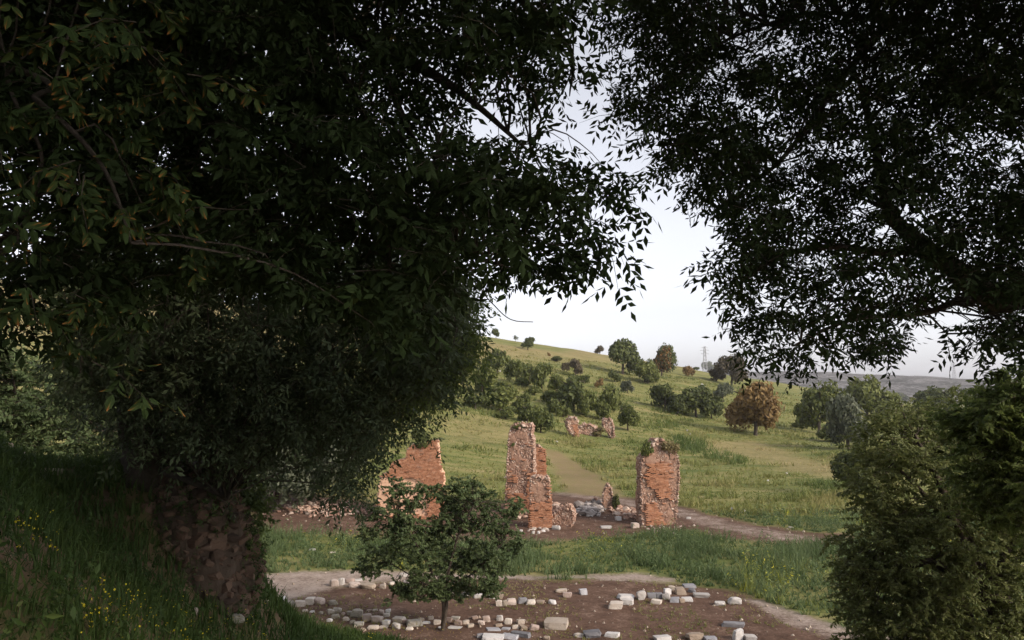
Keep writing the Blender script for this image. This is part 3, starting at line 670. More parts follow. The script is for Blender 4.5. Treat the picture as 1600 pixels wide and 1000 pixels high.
def masonry(name, label, loc, yaw, d, h, zs, xl, xr, brick=None, seed=1, stone_n=900, left_brick=None, right_brick=None, top_ragged=.25, core_mat='mortar', stone_size=(.035, .085), cat='ruin', holes=()):
    """a ruined pier: core (rough prism following the outline xl(z)..xr(z)), joined rubble stones, joined brick facings"""
    r = np.random.default_rng(seed)
    root = thing(name, label, cat, loc); root.rotation_euler = (0, 0, yaw)
    L = lambda z: np.interp(z, zs, xl); R = lambda z: np.interp(z, zs, xr)
    K, nx, ny = max(10, int(h / .14)), 16, 8
    per = [(a / nx, 0) for a in range(nx)] + [(1, b / ny) for b in range(ny)] + [(1 - a / nx, 1) for a in range(nx)] + [(0, 1 - b / ny) for b in range(ny)]
    per = A(per); m = len(per); V = []
    for k in range(K + 1):
        z = h * k / K
        l_, r_ = L(z) + .06, R(z) - .06
        dz = d * (1 - .25 * sstep(.75, 1, z / h))
        X = l_ + per[:, 0] * (r_ - l_); Y = -d / 2 + .06 + per[:, 1] * (dz - .12)
        nn = fbm(X * 1.7 + seed, Y * 1.7, z * 1.7, seed, 4) - .5
        cxm = (l_ + r_) / 2; vx, vy = X - cxm, Y - 0
        q = 1 + nn * .34 - .05 * r.random(m)
        zz = z + (fbm(X * 2.2, Y * 2.2, 3.3, seed + 5, 3) - .7) * top_ragged * 2 * sstep(.7, 1, z / h)
        V.append(np.stack([cxm + vx * np.minimum(q, 1.03), vy * np.minimum(q, 1.03), zz - .15 * (k == 0)], -1))
    V = np.concatenate(V); Q = []
    for k in range(K):
        for a in range(m): b = (a + 1) % m; Q.append([k * m + a, k * m + b, (k + 1) * m + b, (k + 1) * m + a])
    T = []
    c0 = len(V); topv = V[K * m:(K + 1) * m].mean(0) + A([0, 0, .12]); V = np.vstack([V, topv])
    for a in range(m): T.append([K * m + a, K * m + (a + 1) % m, c0])
    obj('core', mesh_np('core', V, Q, M[core_mat], np.full(len(V), .5), T=T), root)
    bz = {'front': brick, 'left': left_brick, 'right': right_brick}
    mb = MB()
    for k in range(stone_n):                                # rubble stones over the bare core
        z = h * r.random() ** .9; l_, r_ = L(z), R(z)
        wd = r_ - l_; f = r.random() * (wd + 2 * d * .8)
        if f < wd: face, u, p = 'front', f / wd, A([l_ + f, -d / 2 + .085, z])
        elif f < wd + d * .8: face, u = 'left', (f - wd) / (d * .8); p = A([l_ + .08, -d / 2 + u * d * .8, z])
        else: face, u = 'right', (f - wd - d * .8) / (d * .8); p = A([r_ - .08, -d / 2 + u * d * .8, z])
        if bz[face] and bz[face](u, z): continue
        s = stone_size[0] + (stone_size[1] - stone_size[0]) * r.random() ** 2
        v = OCT_V * s * (.6 + .8 * r.random((6, 1))) * A([1.4, 1.4 if face != 'front' else .6, .75])
        a = r.random() * 3.14; v = v @ A([[math.cos(a), 0, -math.sin(a)], [0, 1, 0], [math.sin(a), 0, math.cos(a)]])
        mb.add(v + p, None, OCT_T, r.random())
    for k in range(int(stone_n * .12)):                     # and over its broken top
        u, w = r.random(), r.random(); z = h * (.9 + .09 * r.random() ** .5); l_, r_ = L(z) + .1, R(z) - .1
        mb.add(ICO_V * (.03 + .12 * r.random() ** 2) * (.6 + .8 * r.random((12, 1))) + A([l_ + u * (r_ - l_), -d / 2 + w * d * .7, z - .08 + .1 * r.random()]), None, ICO_T, r.random())
    if mb.n: obj('rubble_stones', mb.mesh('rubble_stones', M['rubble']), root)['kind'] = 'stuff'
    for face in ('front', 'left', 'right'):
        fn = bz[face]
        if not fn: continue
        mb = MB(); z = .03
        row = 0
        while z < h:
            l_, r_ = L(z), R(z); wd = (r_ - l_) if face == 'front' else d * .8
            u0 = -.17 * (row % 2)
            while u0 < wd:
                bw = .30 * (.8 + .35 * r.random()); c = u0 + bw / 2; u = c / wd
                hole = any(abs(c - hx) < .09 and abs(z - hz) < .08 for hx, hz in holes)
                if 0 < u < 1 and (fn(u + (r.random() - .5) * .04, z + (r.random() - .5) * .1) or (r.random() < .02 and face == 'front' and z < h * .85)) and not hole and r.random() > .012:
                    pr = .035 * r.random() + .05 * (sn(c * 4, z * 4) - .5)
                    sz = A([bw - .014, .22, .052])
                    if face == 'front': v = BOX_V * sz + A([l_ + c, -d / 2 + .07 - pr, z])
                    elif face == 'left': v = BOX_V * sz[[1, 0, 2]] + A([l_ + .07 - pr, -d / 2 + c, z])
                    else: v = BOX_V * sz[[1, 0, 2]] + A([r_ - .07 + pr, -d / 2 + c, z])
                    v = v + (r.random((8, 3)) - .5) * .012
                    mb.add(v, BOX_Q, None, np.clip(r.normal(.5, .2) + .25 * (sn(c * 3 + 7, z * 9) - .5), 0, 1))
                u0 += bw
            z += .066; row += 1
        if mb.n: obj('brick_facing', mb.mesh('brick_facing', M['brick']), root)['kind'] = 'stuff'
    return root

def px2m(px, p): return px * p[1] / F
# right pillar
p = hit(1031, 821); s = p[1] / F
zs = A([0, 20, 60, 95, 100, 108, 118, 126, 132]) * s
def p2_front(u, z):
    y = z / s; n_ = 4 * (sn(u * 6 * 3, y / 14 * 3) - .5)
    if y < 36 and u > .16 + .02 * n_: return u < .70 and y < 33 - 30 * max(u - .36, 0) / .34 + n_
    return 40 + 52 * max(.5 - u, 0) / .3 * .45 + n_ < y < 94 and .19 + .015 * n_ < u < .75 + .02 * n_
P2 = masonry('brick_pillar', 'right brick pillar with orange facing and grass growing on its domed top', p + A([0, .8, 0]), .06, 1.7, 131 * s, zs,
             A([-30, -31, -31, -30, -29, -24, -17, -12, -9]) * s, A([24, 27, 31, 32, 31, 29, 22, 12, 4]) * s, p2_front, 3, 2300)
# tall pillar in the middle
p = hit(818, 803); s = p[1] / F
zs = A([0, 40, 80, 110, 122, 132, 138]) * s
def p1_front(u, z):
    y = z / s; n_ = sn(u * 5 * 3, y / 9 * 3)
    return (y < 30 and u > .15 and n_ > .42) or (48 < y < 58 and .1 < u < .38 and n_ > .4) or (y < 62 and u > .75)
P1 = masonry('brick_pillar', 'tallest ruined pillar of rough pinkish rubble behind the short brick pier', p + A([0, .9, 0]), -.12, 1.9, 138 * s, zs,
             A([-28, -26, -24, -22, -21, -18, -10]) * s, A([20, 20, 20, 19, 16, 18, 15]) * s, p1_front, 8, 3000, top_ragged=.45)
p = hit(845, 797); s = p[1] / F
PW = masonry('brick_wall', 'smooth orange brick wall stub with putlog holes right behind the tallest pillar', p + A([0, 1.6, 0]), .0, 1.2, 98 * s, A([0, 70, 90, 98]) * s,
             A([-10, -10, -9, -8]) * s, A([8, 8, 7, -2]) * s, lambda u, z: z < 92 * s, 13, 200, right_brick=lambda u, z: z < 90 * s, holes=[(.45, 88 * s), (.45, 72 * s), (.5, 56 * s)])
# short pier in front
p = hit(845, 825); s = p[1] / F
P3 = masonry('brick_pier', 'short pier with grey rubble top and orange brick lower half', p + A([0, .6, 0]), -.03, 1.3, 78 * s, A([0, 36, 60, 74, 78]) * s,
             A([-17, -17, -17, -16, -10]) * s, A([16, 16, 15, 15, 12]) * s, lambda u, z: z / s < 37 + 8 * (sn(u * 20, 1) - .5) or (u > .86 and z / s < 66), 21, 900,
             left_brick=lambda u, z: z / s < 33, right_brick=lambda u, z: z / s < 45, holes=[(.35, 26 * s)])
# arched wall on the left, half hidden
p = hit(642, 812); s = p[1] / F
def w_front(u, z):
    y = z / s; x = -52 + u * 102
    if y < 62 and (x + 6) ** 2 / 30 ** 2 + max(y - 40, 0) ** 2 / 24 ** 2 < 1 and y > 6: return False
    if y < 64 and x < -30: return False
    return True
W1 = masonry('brick_wall', 'broad orange brick wall with arched niche, dark shrub on top, behind the small tree', p + A([0, .8, 0]), .02, 1.6, 120 * s, A([0, 30, 66, 72, 86, 92, 104, 113, 120]) * s,
             A([-54, -54, -50, -36, -32, -10, -9, -2, 38]) * s, A([52, 52, 50, 46, 44, 43, 42, 42, 41]) * s, w_front, 31, 260, core_mat='plaster', top_ragged=.1)
# leaning block, fallen vault piece
p = hit(882, 824); s = p[1] / F
C1 = masonry('fallen_masonry', 'fallen tilted lump of masonry between the short pier and the rubble', p + A([0, .6, -.15]), -.25, 1.2, 36 * s, A([0, 10, 22, 30, 36]) * s,
             A([-18, -19, -12, -3, 6]) * s, A([12, 18, 19, 17, 12]) * s, None, 41, 700, top_ragged=.15)
p = hit(950, 797); s = p[1] / F
C2 = masonry('masonry_stub', 'slender pointed masonry stub standing in the rubble between the pillars', p + A([0, .4, -.05]), .1, .6, 40 * s, A([0, 10, 24, 34, 40]) * s,
             A([-6, -8, -8, -5, -1]) * s, A([6, 7, 8, 6, 2]) * s, None, 43, 420, top_ragged=.05)
p = hit(931, 793); s = p[1] / F
C3 = masonry('masonry_stub', 'small dark pointed stub just left of the slender one', p + A([0, .2, -.05]), 0, .4, 15 * s, A([0, 6, 12, 15]) * s, A([-5, -4, -2, -.5]) * s, A([5, 4, 2, .5]) * s, None, 45, 120, top_ragged=.02)
# ruins up the hill
p = hit(893, 682); s = p[1] / F
H1 = masonry('ruined_pier', 'left of two small ruined piers on the hillside, orange and grey', p, .2, 1.3, 29 * s, A([0, 8, 16, 24, 29]) * s, A([2, -5, -9, -9, -4]) * s, A([10, 10, 8, 8, 4]) * s, lambda u, z: u > .45 and z / s < 18, 51, 500, stone_size=(.08, .2))
p = hit(951, 684); s = p[1] / F
H2 = masonry('ruined_pier', 'right of two small ruined piers on the hillside, mauve grey and overhanging', p, -.1, 1.3, 29 * s, A([0, 8, 16, 24, 29]) * s, A([3, -2, -8, -10, -7]) * s, A([8, 8, 8, 6, 2]) * s, None, 53, 500, stone_size=(.08, .2))
p = hit(919, 681); s = p[1] / F
H3 = masonry('ruined_wall', 'low tumbled rubble wall joining the two hillside piers', p + A([0, .5, 0]), 0, 1.0, 16 * s, A([0, 5, 12, 16]) * s, A([-18, -17, -14, -4]) * s, A([16, 15, 10, 4]) * s, None, 55, 420, stone_size=(.1, .28), top_ragged=.3)

# rubble fields: joined, too small to pick apart
def rubble_field(name, label, spots, n, mats, size, seed, hgt=.0):
    r = np.random.default_rng(seed); mb = MB(); G = A([hit(a, b) for a, b in spots])
    for k in range(n):
        w = r.dirichlet(np.full(len(G), .8)); q = (G * w[:, None]).sum(0) + A([r.normal(0, .25), r.normal(0, .35), 0])
        s = size[0] + (size[1] - size[0]) * r.random() ** 2.2
        v = ICO_V * s * (.6 + .8 * r.random((12, 1))) * A([1.2, 1.1, .75]); a = r.random() * 6
        v = v @ A([[math.cos(a), math.sin(a), 0], [-math.sin(a), math.cos(a), 0], [0, 0, 1]])
        z = float(terrain(q[0], q[1])) + s * .3 + hgt * r.random() * (1 - 2 * abs(k / n - .5))
        mb.add(v + A([q[0], q[1], z]), None, ICO_T, r.random())
    o = obj(name, mb.mesh(name, M[mats])); tag(o, label, 'rubble', kind='stuff'); return o
rubble_field('grey_rubble', 'grey broken rubble spread between the short pier and the right pillar', [(900, 792), (925, 790), (945, 800), (930, 808), (905, 803)], 420, 'greyrub', (.05, .3), 61, .35)
rubble_field('red_rubble', 'reddish rubble bank beside the right brick pillar', [(958, 797), (1000, 800), (998, 816), (962, 806)], 380, 'rubble', (.04, .2), 62, .3)
rubble_field('pale_rubble', 'pale rubble slope under the grey olive tree on the left', [(430, 792), (500, 786), (570, 792), (600, 806), (520, 808), (440, 806)], 1100, 'rubble', (.04, .17), 63, .25)
rubble_field('fallen_rubble', 'loose stones around the foot of the right brick pillar', [(990, 822), (1020, 836), (1075, 820), (1045, 838)], 70, 'pink', (.03, .12), 64, .0)
rubble_field('foot_rubble', 'rubble piled behind the short brick pier', [(800, 812), (862, 800), (905, 806), (870, 790)], 320, 'rubble', (.05, .22), 65, .3)
x, y = polar_pts(2400, 25, 60, -.35, .5, 1.3); E, Pp, Y, K, S = zones(x, y); k = ((E > .4) | (Pp > .4)) & (terrain(x, y) < .6); mb = MB()
for a, b, zz_ in zip(x[k], y[k], terrain(x[k], y[k])):
    s = .015 + .055 * random.random() ** 3
    mb.add(OCT_V * s * (.6 + .8 * RNG.random((6, 1))) + A([a, b, zz_ + s * .2]), None, OCT_T, random.random())
tag(obj('pebbles', mb.mesh('pebbles', M['tan'])), 'small pebbles strewn over the bare earth', 'pebbles', kind='stuff')

# ------------------------------------------------------------------ foliage
def leaf_quad(L, w, fold=.25, droop=.15):
    """a leaf along +X as a folded diamond: base, right, tip, left"""
    return A([[0, 0, 0], [L * .45, w / 2, -fold * w], [L, 0, -droop * L], [L * .45, -w / 2, -fold * w]])

def leaf_full(L, w, fold=.22, droop=.2):
    """a pointed oval leaf folded along its midrib: two quads"""
    r1, r2, l2, l1 = [L * .28, w * .46, -fold * w * .9 - .02 * L], [L * .68, w * .38, -fold * w - droop * L * .45], [L * .68, -w * .38, -fold * w - droop * L * .45], [L * .28, -w * .46, -fold * w * .9 - .02 * L]
    b, t = [0, 0, 0], [L, 0, -droop * L]
    return A([b, r1, r2, t, b, t, l2, l1])

def euler(a, b, c):
    ca, sa, cb, sb, cc, sc_ = math.cos(a), math.sin(a), math.cos(b), math.sin(b), math.cos(c), math.sin(c)
    return A([[cc, -sc_, 0], [sc_, cc, 0], [0, 0, 1]]) @ A([[cb, 0, sb], [0, 1, 0], [-sb, 0, cb]]) @ A([[1, 0, 0], [0, ca, -sa], [0, sa, ca]])

def pinnate(r, pairs, ll, lw, lf=leaf_quad):
    """one compound leaf: leaflets in pairs along a drooping stalk plus an end leaflet -> V (n*4,3)"""
    out = []; step = ll * .62
    for k in range(pairs * 2 + 1):
        i = k // 2 if k < pairs * 2 else pairs
        pos = A([step * (i + .7), 0, -.05 * step * (i + .7) ** 1.5])
        side = 0 if k == pairs * 2 else (1 if k % 2 else -1)
        R = euler(r.normal(0, .35), r.normal(.25, .25), side * r.normal(1.0, .18))
        s = r.uniform(.8, 1.15)
        out.append(lf(ll * s, lw * s) @ R.T + pos)
    return np.concatenate(out)

def shoot_templates(seed, n, kind, leaves, length, ll, lw, pairs=3, droop=.6, twig=.003, lf=leaf_quad):
    """list of (V, quads, tone) for leafy shoots growing along +X and drooping"""
    r = np.random.default_rng(seed); res = []
    for _ in range(n):
        Vs, ts = [], []
        t = np.linspace(0, 1, 5); cz = -droop * length * t ** 1.7 + .25 * length * t * r.random(); cyv = (r.random() - .5) * .4 * length * t
        ax = np.stack([length * t, cyv, cz], -1)
        for k in range(leaves):
            f = .12 + .88 * (k + r.random()) / leaves
            p = A([np.interp(f, t, ax[:, c]) for c in range(3)])
            yaw = (k % 2 * 2 - 1) * r.normal(.95, .35) * (1 - .6 * (f > .93)); pit = r.normal(.35, .4)
            R = euler(r.normal(0, .6), pit, yaw)
            if kind == 'pinnate': v = pinnate(r, pairs, ll, lw, lf)
            elif kind == 'simple': v = leaf_quad(ll * r.uniform(.7, 1.2), lw * r.uniform(.8, 1.2))
            else:                                               # trifoliate cluster
                v = np.concatenate([leaf_quad(ll * r.uniform(.7, 1.1), lw) @ euler(r.normal(0, .4), r.normal(.2, .3), a).T for a in (-.9, 0, .9)])
            v = v @ R.T + p
            Vs.append(v); ts.append(np.full(len(v), np.clip(r.normal(.5, .2), 0, 1)))
        V = np.concatenate(Vs); Q = np.arange(len(V)).reshape(-1, 4); tn = np.concatenate(ts)
        # twig as a thin three-sided tube
        mb = MB(); tube(mb, ax[::2], np.linspace(twig, twig * .4, 3), 3)
        V2 = mb.V[0]; Q2 = mb.Q[0] + len(V)
        res.append((np.vstack([V, V2]), np.vstack([Q, Q2]), np.concatenate([tn, np.full(len(V2), -1.)]), len(Q), [2] if lf is leaf_quad else [3, 5]))
    return res

def grow(name, P, tmpl, mats, parent, tone=.4, tvar=.25, scale=(.65, 1.35), tilt=.4, origin=(0, 0, 0), tips=0., tone_arr=None):
    """one mesh from a shoot at every point of P"""
    P = np.asarray(P, float); n = len(P); which = RNG.integers(0, len(tmpl), n)
    R = rotmats(n, tilt); S = RNG.uniform(*scale, n)
    base = (np.full(n, tone) if tone_arr is None else tone_arr) + RNG.normal(0, tvar * .4, n)
    Vs, Qs, ts, ms, off = [], [], [], [], 0
    for k, (V, Q, t, nl, ti) in enumerate(tmpl):
        ids = np.nonzero(which == k)[0]
        if not len(ids): continue
        W = np.einsum('nij,vj->nvi', R[ids], V) * S[ids][:, None, None] + P[ids][:, None]
        Vs.append(W.reshape(-1, 3))
        Qs.append((Q[None] + (np.arange(len(ids)) * len(V))[:, None, None]).reshape(-1, 4) + off); off += len(ids) * len(V)
        tt = np.where(t[None] < 0, .3, np.clip(base[ids][:, None] + (t[None] - .5) * tvar * 2, 0, .74 if tips else 1))
        if tips:
            tipm = np.zeros(len(V)); [tipm.__setitem__(slice(q, nl * 4, 4 * len(ti)), 1) for q in ti]
            tt = np.where((tipm[None] > 0) & (RNG.random((len(ids), len(V))) < tips), RNG.uniform(.86, 1., (len(ids), len(V))), tt)
        ts.append(tt.ravel()); mi = np.zeros(len(Q), int); mi[nl:] = 1; ms.append(np.tile(mi, len(ids)))
    me = mesh_np(name, np.concatenate(Vs) - A(origin), np.concatenate(Qs), mats, np.concatenate(ts), np.concatenate(ms))
    return obj(name, me, parent)

def sample_poly(poly, n, y0, y1, dens=None, jit=0.):
    """n points whose directions from the photograph's standpoint fall in an outline, spread through a depth range"""
    po = A(poly); lo, hi = po.min(0), po.max(0); out = []; tot = 0
    while tot < n:
        u = RNG.uniform(lo[0], hi[0], n * 2); v = RNG.uniform(lo[1], hi[1], n * 2); u, v = u[(k := inpoly(u, v, poly))], v[k]
        Y = y0 + (y1 - y0) * RNG.random(len(u)); p = atv(u, v, Y)
        if dens is not None:
            k = dens(p, u, v); p = p[k]
        out.append(p); tot += len(p)
    return np.concatenate(out)[:n]

def branches(mb, limbs, pts, n, r0=.014, r1=.004, sag=.12, sides=3):
    """thin branches from the limbs to some of the leafy points"""
    nodes_ = np.concatenate([l for l in limbs]); ids = RNG.choice(len(pts), min(n, len(pts)), replace=False)
    for q in pts[ids]:
        d = np.linalg.norm(nodes_ - q, axis=1); k = int(np.argmin(d + RNG.random(len(d)) * .5))
        L = d[k]; rr = r0 * (.5 + .5 * min(L / 1.5, 1.5))
        tube(mb, curve(nodes_[k], q, 7, sag, .12), np.linspace(rr, r1, 7), sides, RNG.random())

def limb(mb, pts, r0, r1, sides=8, n=None, wob=.12):
    """smooth tapered limb through control points; returns its centre line"""
    P = A(pts, float); n = n or len(P) * 4
    t = np.linspace(0, len(P) - 1, n); i = np.clip(t.astype(int), 0, len(P) - 2); f = t - i
    g = lambda k: P[np.clip(k, 0, len(P) - 1)]
    f = f[:, None]; a, b, c, d = g(i - 1), g(i), g(i + 1), g(i + 2)
    C = .5 * (2 * b + (c - a) * f + (2 * a - 5 * b + 4 * c - d) * f ** 2 + (3 * b - a - 3 * c + d) * f ** 3)
    tube(mb, C, np.linspace(r0, r1, n), sides, .5, True, wob); return C

# --- trees on the hillside and plain: crowns of lobes covered in leafy clumps
def clump_crown(seed, nlobes, nleaf, flat=.8, size=.085, gap=.0, low=-.55):
    """crown in the unit cube (half-width 1, height 0..2): leaf quads on uneven lobes"""
    r = np.random.default_rng(seed); Vs = []; ts = []
    cs = []
    subs = [(A([0, 0, r.uniform(-.1, .2)]), r.uniform(.5, .65))]
    for k in range(r.integers(3, 6)):
        a = k * 1.5 + r.random() * 1.2; subs.append((A([math.cos(a) * r.uniform(.35, .6), math.sin(a) * r.uniform(.35, .6), r.uniform(-.4, .25)]), r.uniform(.34, .55)))
    for k in range(nlobes * 2):
        sc_, sr = subs[k % len(subs)]
        a = r.random() * 6.283; e = r.uniform(low, 1); q = math.sqrt(max(0, 1 - e * e)); rr = sr * r.uniform(.5, .95)
        cs.append((sc_ + A([math.cos(a) * q * rr, math.sin(a) * q * rr, e * rr * flat]), r.uniform(.13, .28)))
    for c_, r_ in subs: cs.append((c_, r_ * .75))
    w = A([c[1] ** 2 for c in cs]); w /= w.sum()
    for (c, R_), k in zip(cs, r.multinomial(nleaf, w)):
        d = r.normal(size=(k, 3)); d /= np.linalg.norm(d, axis=1)[:, None]
        rad_ = R_ * (1.12 - .6 * r.random(k) ** 1.6) * (1 + .7 * (vnoise(d[:, 0] * 3 + seed, d[:, 1] * 3, d[:, 2] * 3, seed) - .5))
        p = c + d * rad_[:, None]
        e1 = np.cross(d, r.normal(size=(k, 3))); e1 /= np.linalg.norm(e1, axis=1)[:, None] + 1e-9
        nrm = d + r.normal(0, .55, (k, 3)); e2 = np.cross(nrm, e1); e2 /= np.linalg.norm(e2, axis=1)[:, None] + 1e-9
        e1 = np.cross(e2, nrm); e1 /= np.linalg.norm(e1, axis=1)[:, None] + 1e-9
        s = size * r.uniform(.6, 1.35, k)[:, None]
        V = np.stack([p - e1 * s, p - e2 * s * .55 + nrm * s * .1, p + e1 * s, p + e2 * s * .55 - nrm * s * .1], 1)
        Vs.append(V.reshape(-1, 3)); ts.append(np.repeat(np.clip(r.normal(.5, .2, k) + .2 * (vnoise(p[:, 0] * 4, p[:, 1] * 4, p[:, 2] * 4, seed) - .5), 0, 1), 4))
    V = np.concatenate(Vs)
    lo, hi = V.min(0), V.max(0)
    V[:, 2] = (V[:, 2] - lo[2]) / (hi[2] - lo[2]) * 2
    V[:, :2] /= max(abs(lo[:2]).max(), hi[:2].max())
    return V, np.arange(len(V)).reshape(-1, 4), np.concatenate(ts), [c for c, _ in cs]

CROWN = {}
def crown_mesh(kind, seed, nleaf, mat, size, low):
    k = (kind, seed, mat)
    if k not in CROWN:
        V, Q, t, cs = clump_crown(seed, 14 if kind == 'big' else 10, nleaf, .8, size, 0, low)
        CROWN[k] = mesh_np('crown', V, Q, M[mat], t)
    return CROWN[k]
TRUNK = {}
def trunk_mesh(seed):
    if seed not in TRUNK:
        r = random.Random(seed); mb = MB(); lean = (r.random() - .5) * .3
        c = limb(mb, [(0, 0, -.1), (lean * .5, 0, .35), (lean, (r.random() - .5) * .2, .8)], .085, .05, 7)
        for k in range(5):
            a = k * 1.26 + r.random(); q = .55 + .25 * r.random()
            limb(mb, [c[-3 - k % 3], c[-1] + A([math.cos(a) * q * .4, math.sin(a) * q * .4, .12]), c[-1] + A([math.cos(a) * q, math.sin(a) * q, .3])], .042, .012, 5)
        TRUNK[seed] = mb.mesh('trunk', M['bark'])
    return TRUNK[seed]

def tree(px, base, w, top, mat, label, seed, name='hillside_tree', group='trees on the hillside', lift=.25, kind='small', Y=None, low=-.55, nleaf=None, size=None):
    p = hit(px, base) if Y is None else A([*at(px, base, Y)[:2], 0]);
    if Y is not None: p[2] = float(terrain(p[0], p[1]))
    s = p[1] / F; W = w * s / 2 * 1.16; H = (base - top) * s * 1.04; lift = lift * .35 - .02
    t = thing(name, label, 'tree' if H > 2 else 'bush', p, group)
    t.rotation_euler = (0, 0, seed * 1.7 % 6.28)
    nleaf = nleaf or (4600 if kind == 'big' else 2300); size = size or (.075 if kind == 'big' else .095)
    c = obj('crown', crown_mesh(kind, seed % 7, nleaf, mat, size, low), t, (0, 0, H * lift)); c.scale = (W, W, H * (1 - lift) / 2)
    tr = obj('trunk', trunk_mesh(seed % 4), t); tr.scale = (max(W * .75, .3), max(W * .75, .3), H * .72)
    return t

HT = [
 (775, 524, 13, 508, 'hill_dark', 'tiny dark tree on the skyline at the far upper left of the hill', 1, .25),
 (825, 547, 22, 526, 'hill_dark', 'lone small round dark tree on the dry upper slope', 2, .3),
 (777, 583, 44, 543, 'hill_green', 'leftmost dense rounded tree on the upper slope', 3, .1),
 (806, 599, 34, 561, 'hill_green', 'green tree with visible trunk, second in the upper left row', 4, .28),
 (827, 601, 24, 567, 'hill_green', 'slim tree squeezed in the middle of the upper left row', 5, .28),
 (847, 612, 36, 566, 'hill_green', 'right tree of the upper left row, spreading and taller', 6, .22),
 (754, 617, 46, 580, 'hill_green', 'bushy tree at the left edge of the orchard beside the hanging foliage', 7, .08),
 (780, 642, 62, 601, 'hill_green', 'wide low orchard tree below the left row', 8, .16),
 (813, 646, 32, 614, 'hill_green', 'small bright tree touching the wide low orchard tree on its right', 9, .15),
 (824, 660, 38, 630, 'hill_green', 'left bush of the pair just above the tallest pillar', 10, .05),
 (845, 677, 38, 638, 'hill_green', 'right bush of the pair just above the tallest pillar', 11, .05),
 (869, 618, 28, 583, 'hill_green', 'slender tree with thin trunk left of the big dark orchard tree', 12, .3),
 (885, 582, 15, 566, 'hill_mauve', 'small brownish tree left of the thin pale one on mid slope', 13, .2),
 (899, 590, 30, 561, 'hill_mauve', 'thin pale brownish tree in the middle of the slope', 14, .3),
 (897, 642, 58, 585, 'hill_dark', 'big dark spreading tree in the centre of the orchard', 15, .1),
 (935, 606, 16, 591, 'hill_brown', 'small yellowish bush behind the big dark orchard tree', 16, .1),
 (950, 646, 42, 600, 'hill_green', 'rounded green tree right of the big dark orchard tree', 17, .06),
 (943, 657, 26, 627, 'hill_green', 'small low bush below the rounded green tree', 18, .03),
 (981, 673, 37, 630, 'hill_green', 'isolated small tree with clear trunk above the hillside ruins', 19, .3),
 (981, 615, 20, 594, 'olive', 'small pale grey green bush alone on the tan slope', 20, .03),
 (937, 550, 17, 536, 'hill_mauve', 'dark low bush on the skyline left of the biggest tree', 22, .02),
 (1008, 598, 44, 561, 'hill_green', 'spreading tree in front of the biggest tree, slanting trunk', 24, .28),
 (1024, 599, 18, 578, 'hill_green', 'little bush at the right foot of the slanting tree', 25, .05),
 (1039, 641, 46, 600, 'hill_dark', 'darkest green dense tree right of centre on the slope', 27, .04),
 (1088, 652, 58, 603, 'hill_dark', 'broad dark multi stemmed tree right of the darkest tree', 28, .12),
 (1130, 628, 30, 597, 'olive', 'small grey green tree with thin trunk left of the brown tree', 29, .3),
 (1105, 580, 24, 564, 'hill_dark', 'small dark tree on the skyline below the pylon', 31, .08),
 (1076, 588, 20, 571, 'hill_brown', 'small brown bush on the skyline left of the pylon', 32, .06),
 (1088, 577, 13, 572, 'hill_dark', 'very low dark hedge bush on the skyline beside the brown bush', 33, .02),
 (1119, 596, 32, 576, 'hill_mauve', 'dark purplish brown bush at the foot of the mauve tree', 34, .02),
 (760, 600, 40, 566, 'hill_green', 'rounded tree at the upper left beside the hanging foliage edge', 50, .08),
 (795, 622, 36, 596, 'hill_green', 'low bush between the upper left row and the wide orchard tree', 51, .03),
 (868, 646, 30, 622, 'hill_green', 'low bush left of the big dark orchard tree near the pair', 52, .03),
 (915, 652, 36, 612, 'hill_green', 'green tree merging with the right side of the big dark orchard tree', 53, .06),
 (1060, 648, 34, 618, 'hill_dark', 'low dark bush between the darkest tree and the broad one', 54, .02),
 (1112, 655, 32, 618, 'hill_dark', 'lower right bush of the broad multi stemmed tree', 55, .06),
 (722, 600, 50, 560, 'hill_green', 'tree half hidden behind the hanging foliage at its lower right edge', 56, .05),
 (960, 597, 22, 577, 'hill_dark', 'small dark bush under the left side of the biggest tree', 57, .0),
 (1405, 629, 26, 613, 'hill_dark', 'small dark bush on the plain left of the far round tree', 39, .05),
]
for px, b, w, tp, m, lab, sd, lf in HT: tree(px, b, w, tp, m, lab, sd, lift=lf)
for q, (px, b, w, h_) in enumerate([(742, 640, 40, 22), (768, 610, 30, 16), (790, 655, 34, 20), (835, 618, 26, 16), (860, 630, 28, 20), (880, 652, 26, 18), (925, 640, 30, 20), (962, 640, 24, 16), (1052, 640, 26, 20), (1075, 650, 26, 18), (1100, 640, 26, 24), (830, 650, 34, 18), (815, 605, 26, 16), (912, 600, 24, 14), (1012, 600, 28, 14), (1300, 690, 46, 26), (1250, 668, 30, 14)]):
    tree(px, b, w, b - h_, 'hill_green', 'low green scrub bush filling the gaps between the hillside trees', q, name='scrub_bush', group='scrub between the hillside trees', lift=0, low=-.1)
tree(973, 585, 64, 529, 'hill_dark', 'biggest rounded grey green tree near the skyline of the hill', 21, kind='big', lift=.03)
tree(1042, 582, 36, 536, 'hill_dark', 'dark tree standing behind the rust tinged one near the skyline', 26, kind='big', lift=.05)
tree(1034, 588, 36, 541, 'rust_mix', 'tree half green half rust brown right of the biggest tree', 23, kind='big', lift=.14)
tree(1180, 681, 92, 598, 'hill_brown', 'large withered brown tree standing on the lower right slope', 30, kind='big', lift=.12, nleaf=6500, size=.065)
tree(1143, 602, 46, 552, 'hill_mauve', 'mauve brown tree near the skyline left of the hanging branch', 35, kind='big', lift=.1)
tree(1280, 678, 76, 596, 'hill_green', 'green tree with dark trunk and open shade under its low crown', 36, kind='big', lift=.16, nleaf=6000, size=.068)
tree(1326, 703, 76, 618, 'olive', 'grey green tree in front of the one with the dark trunk', 37, kind='big', lift=.02, nleaf=6000, size=.068)
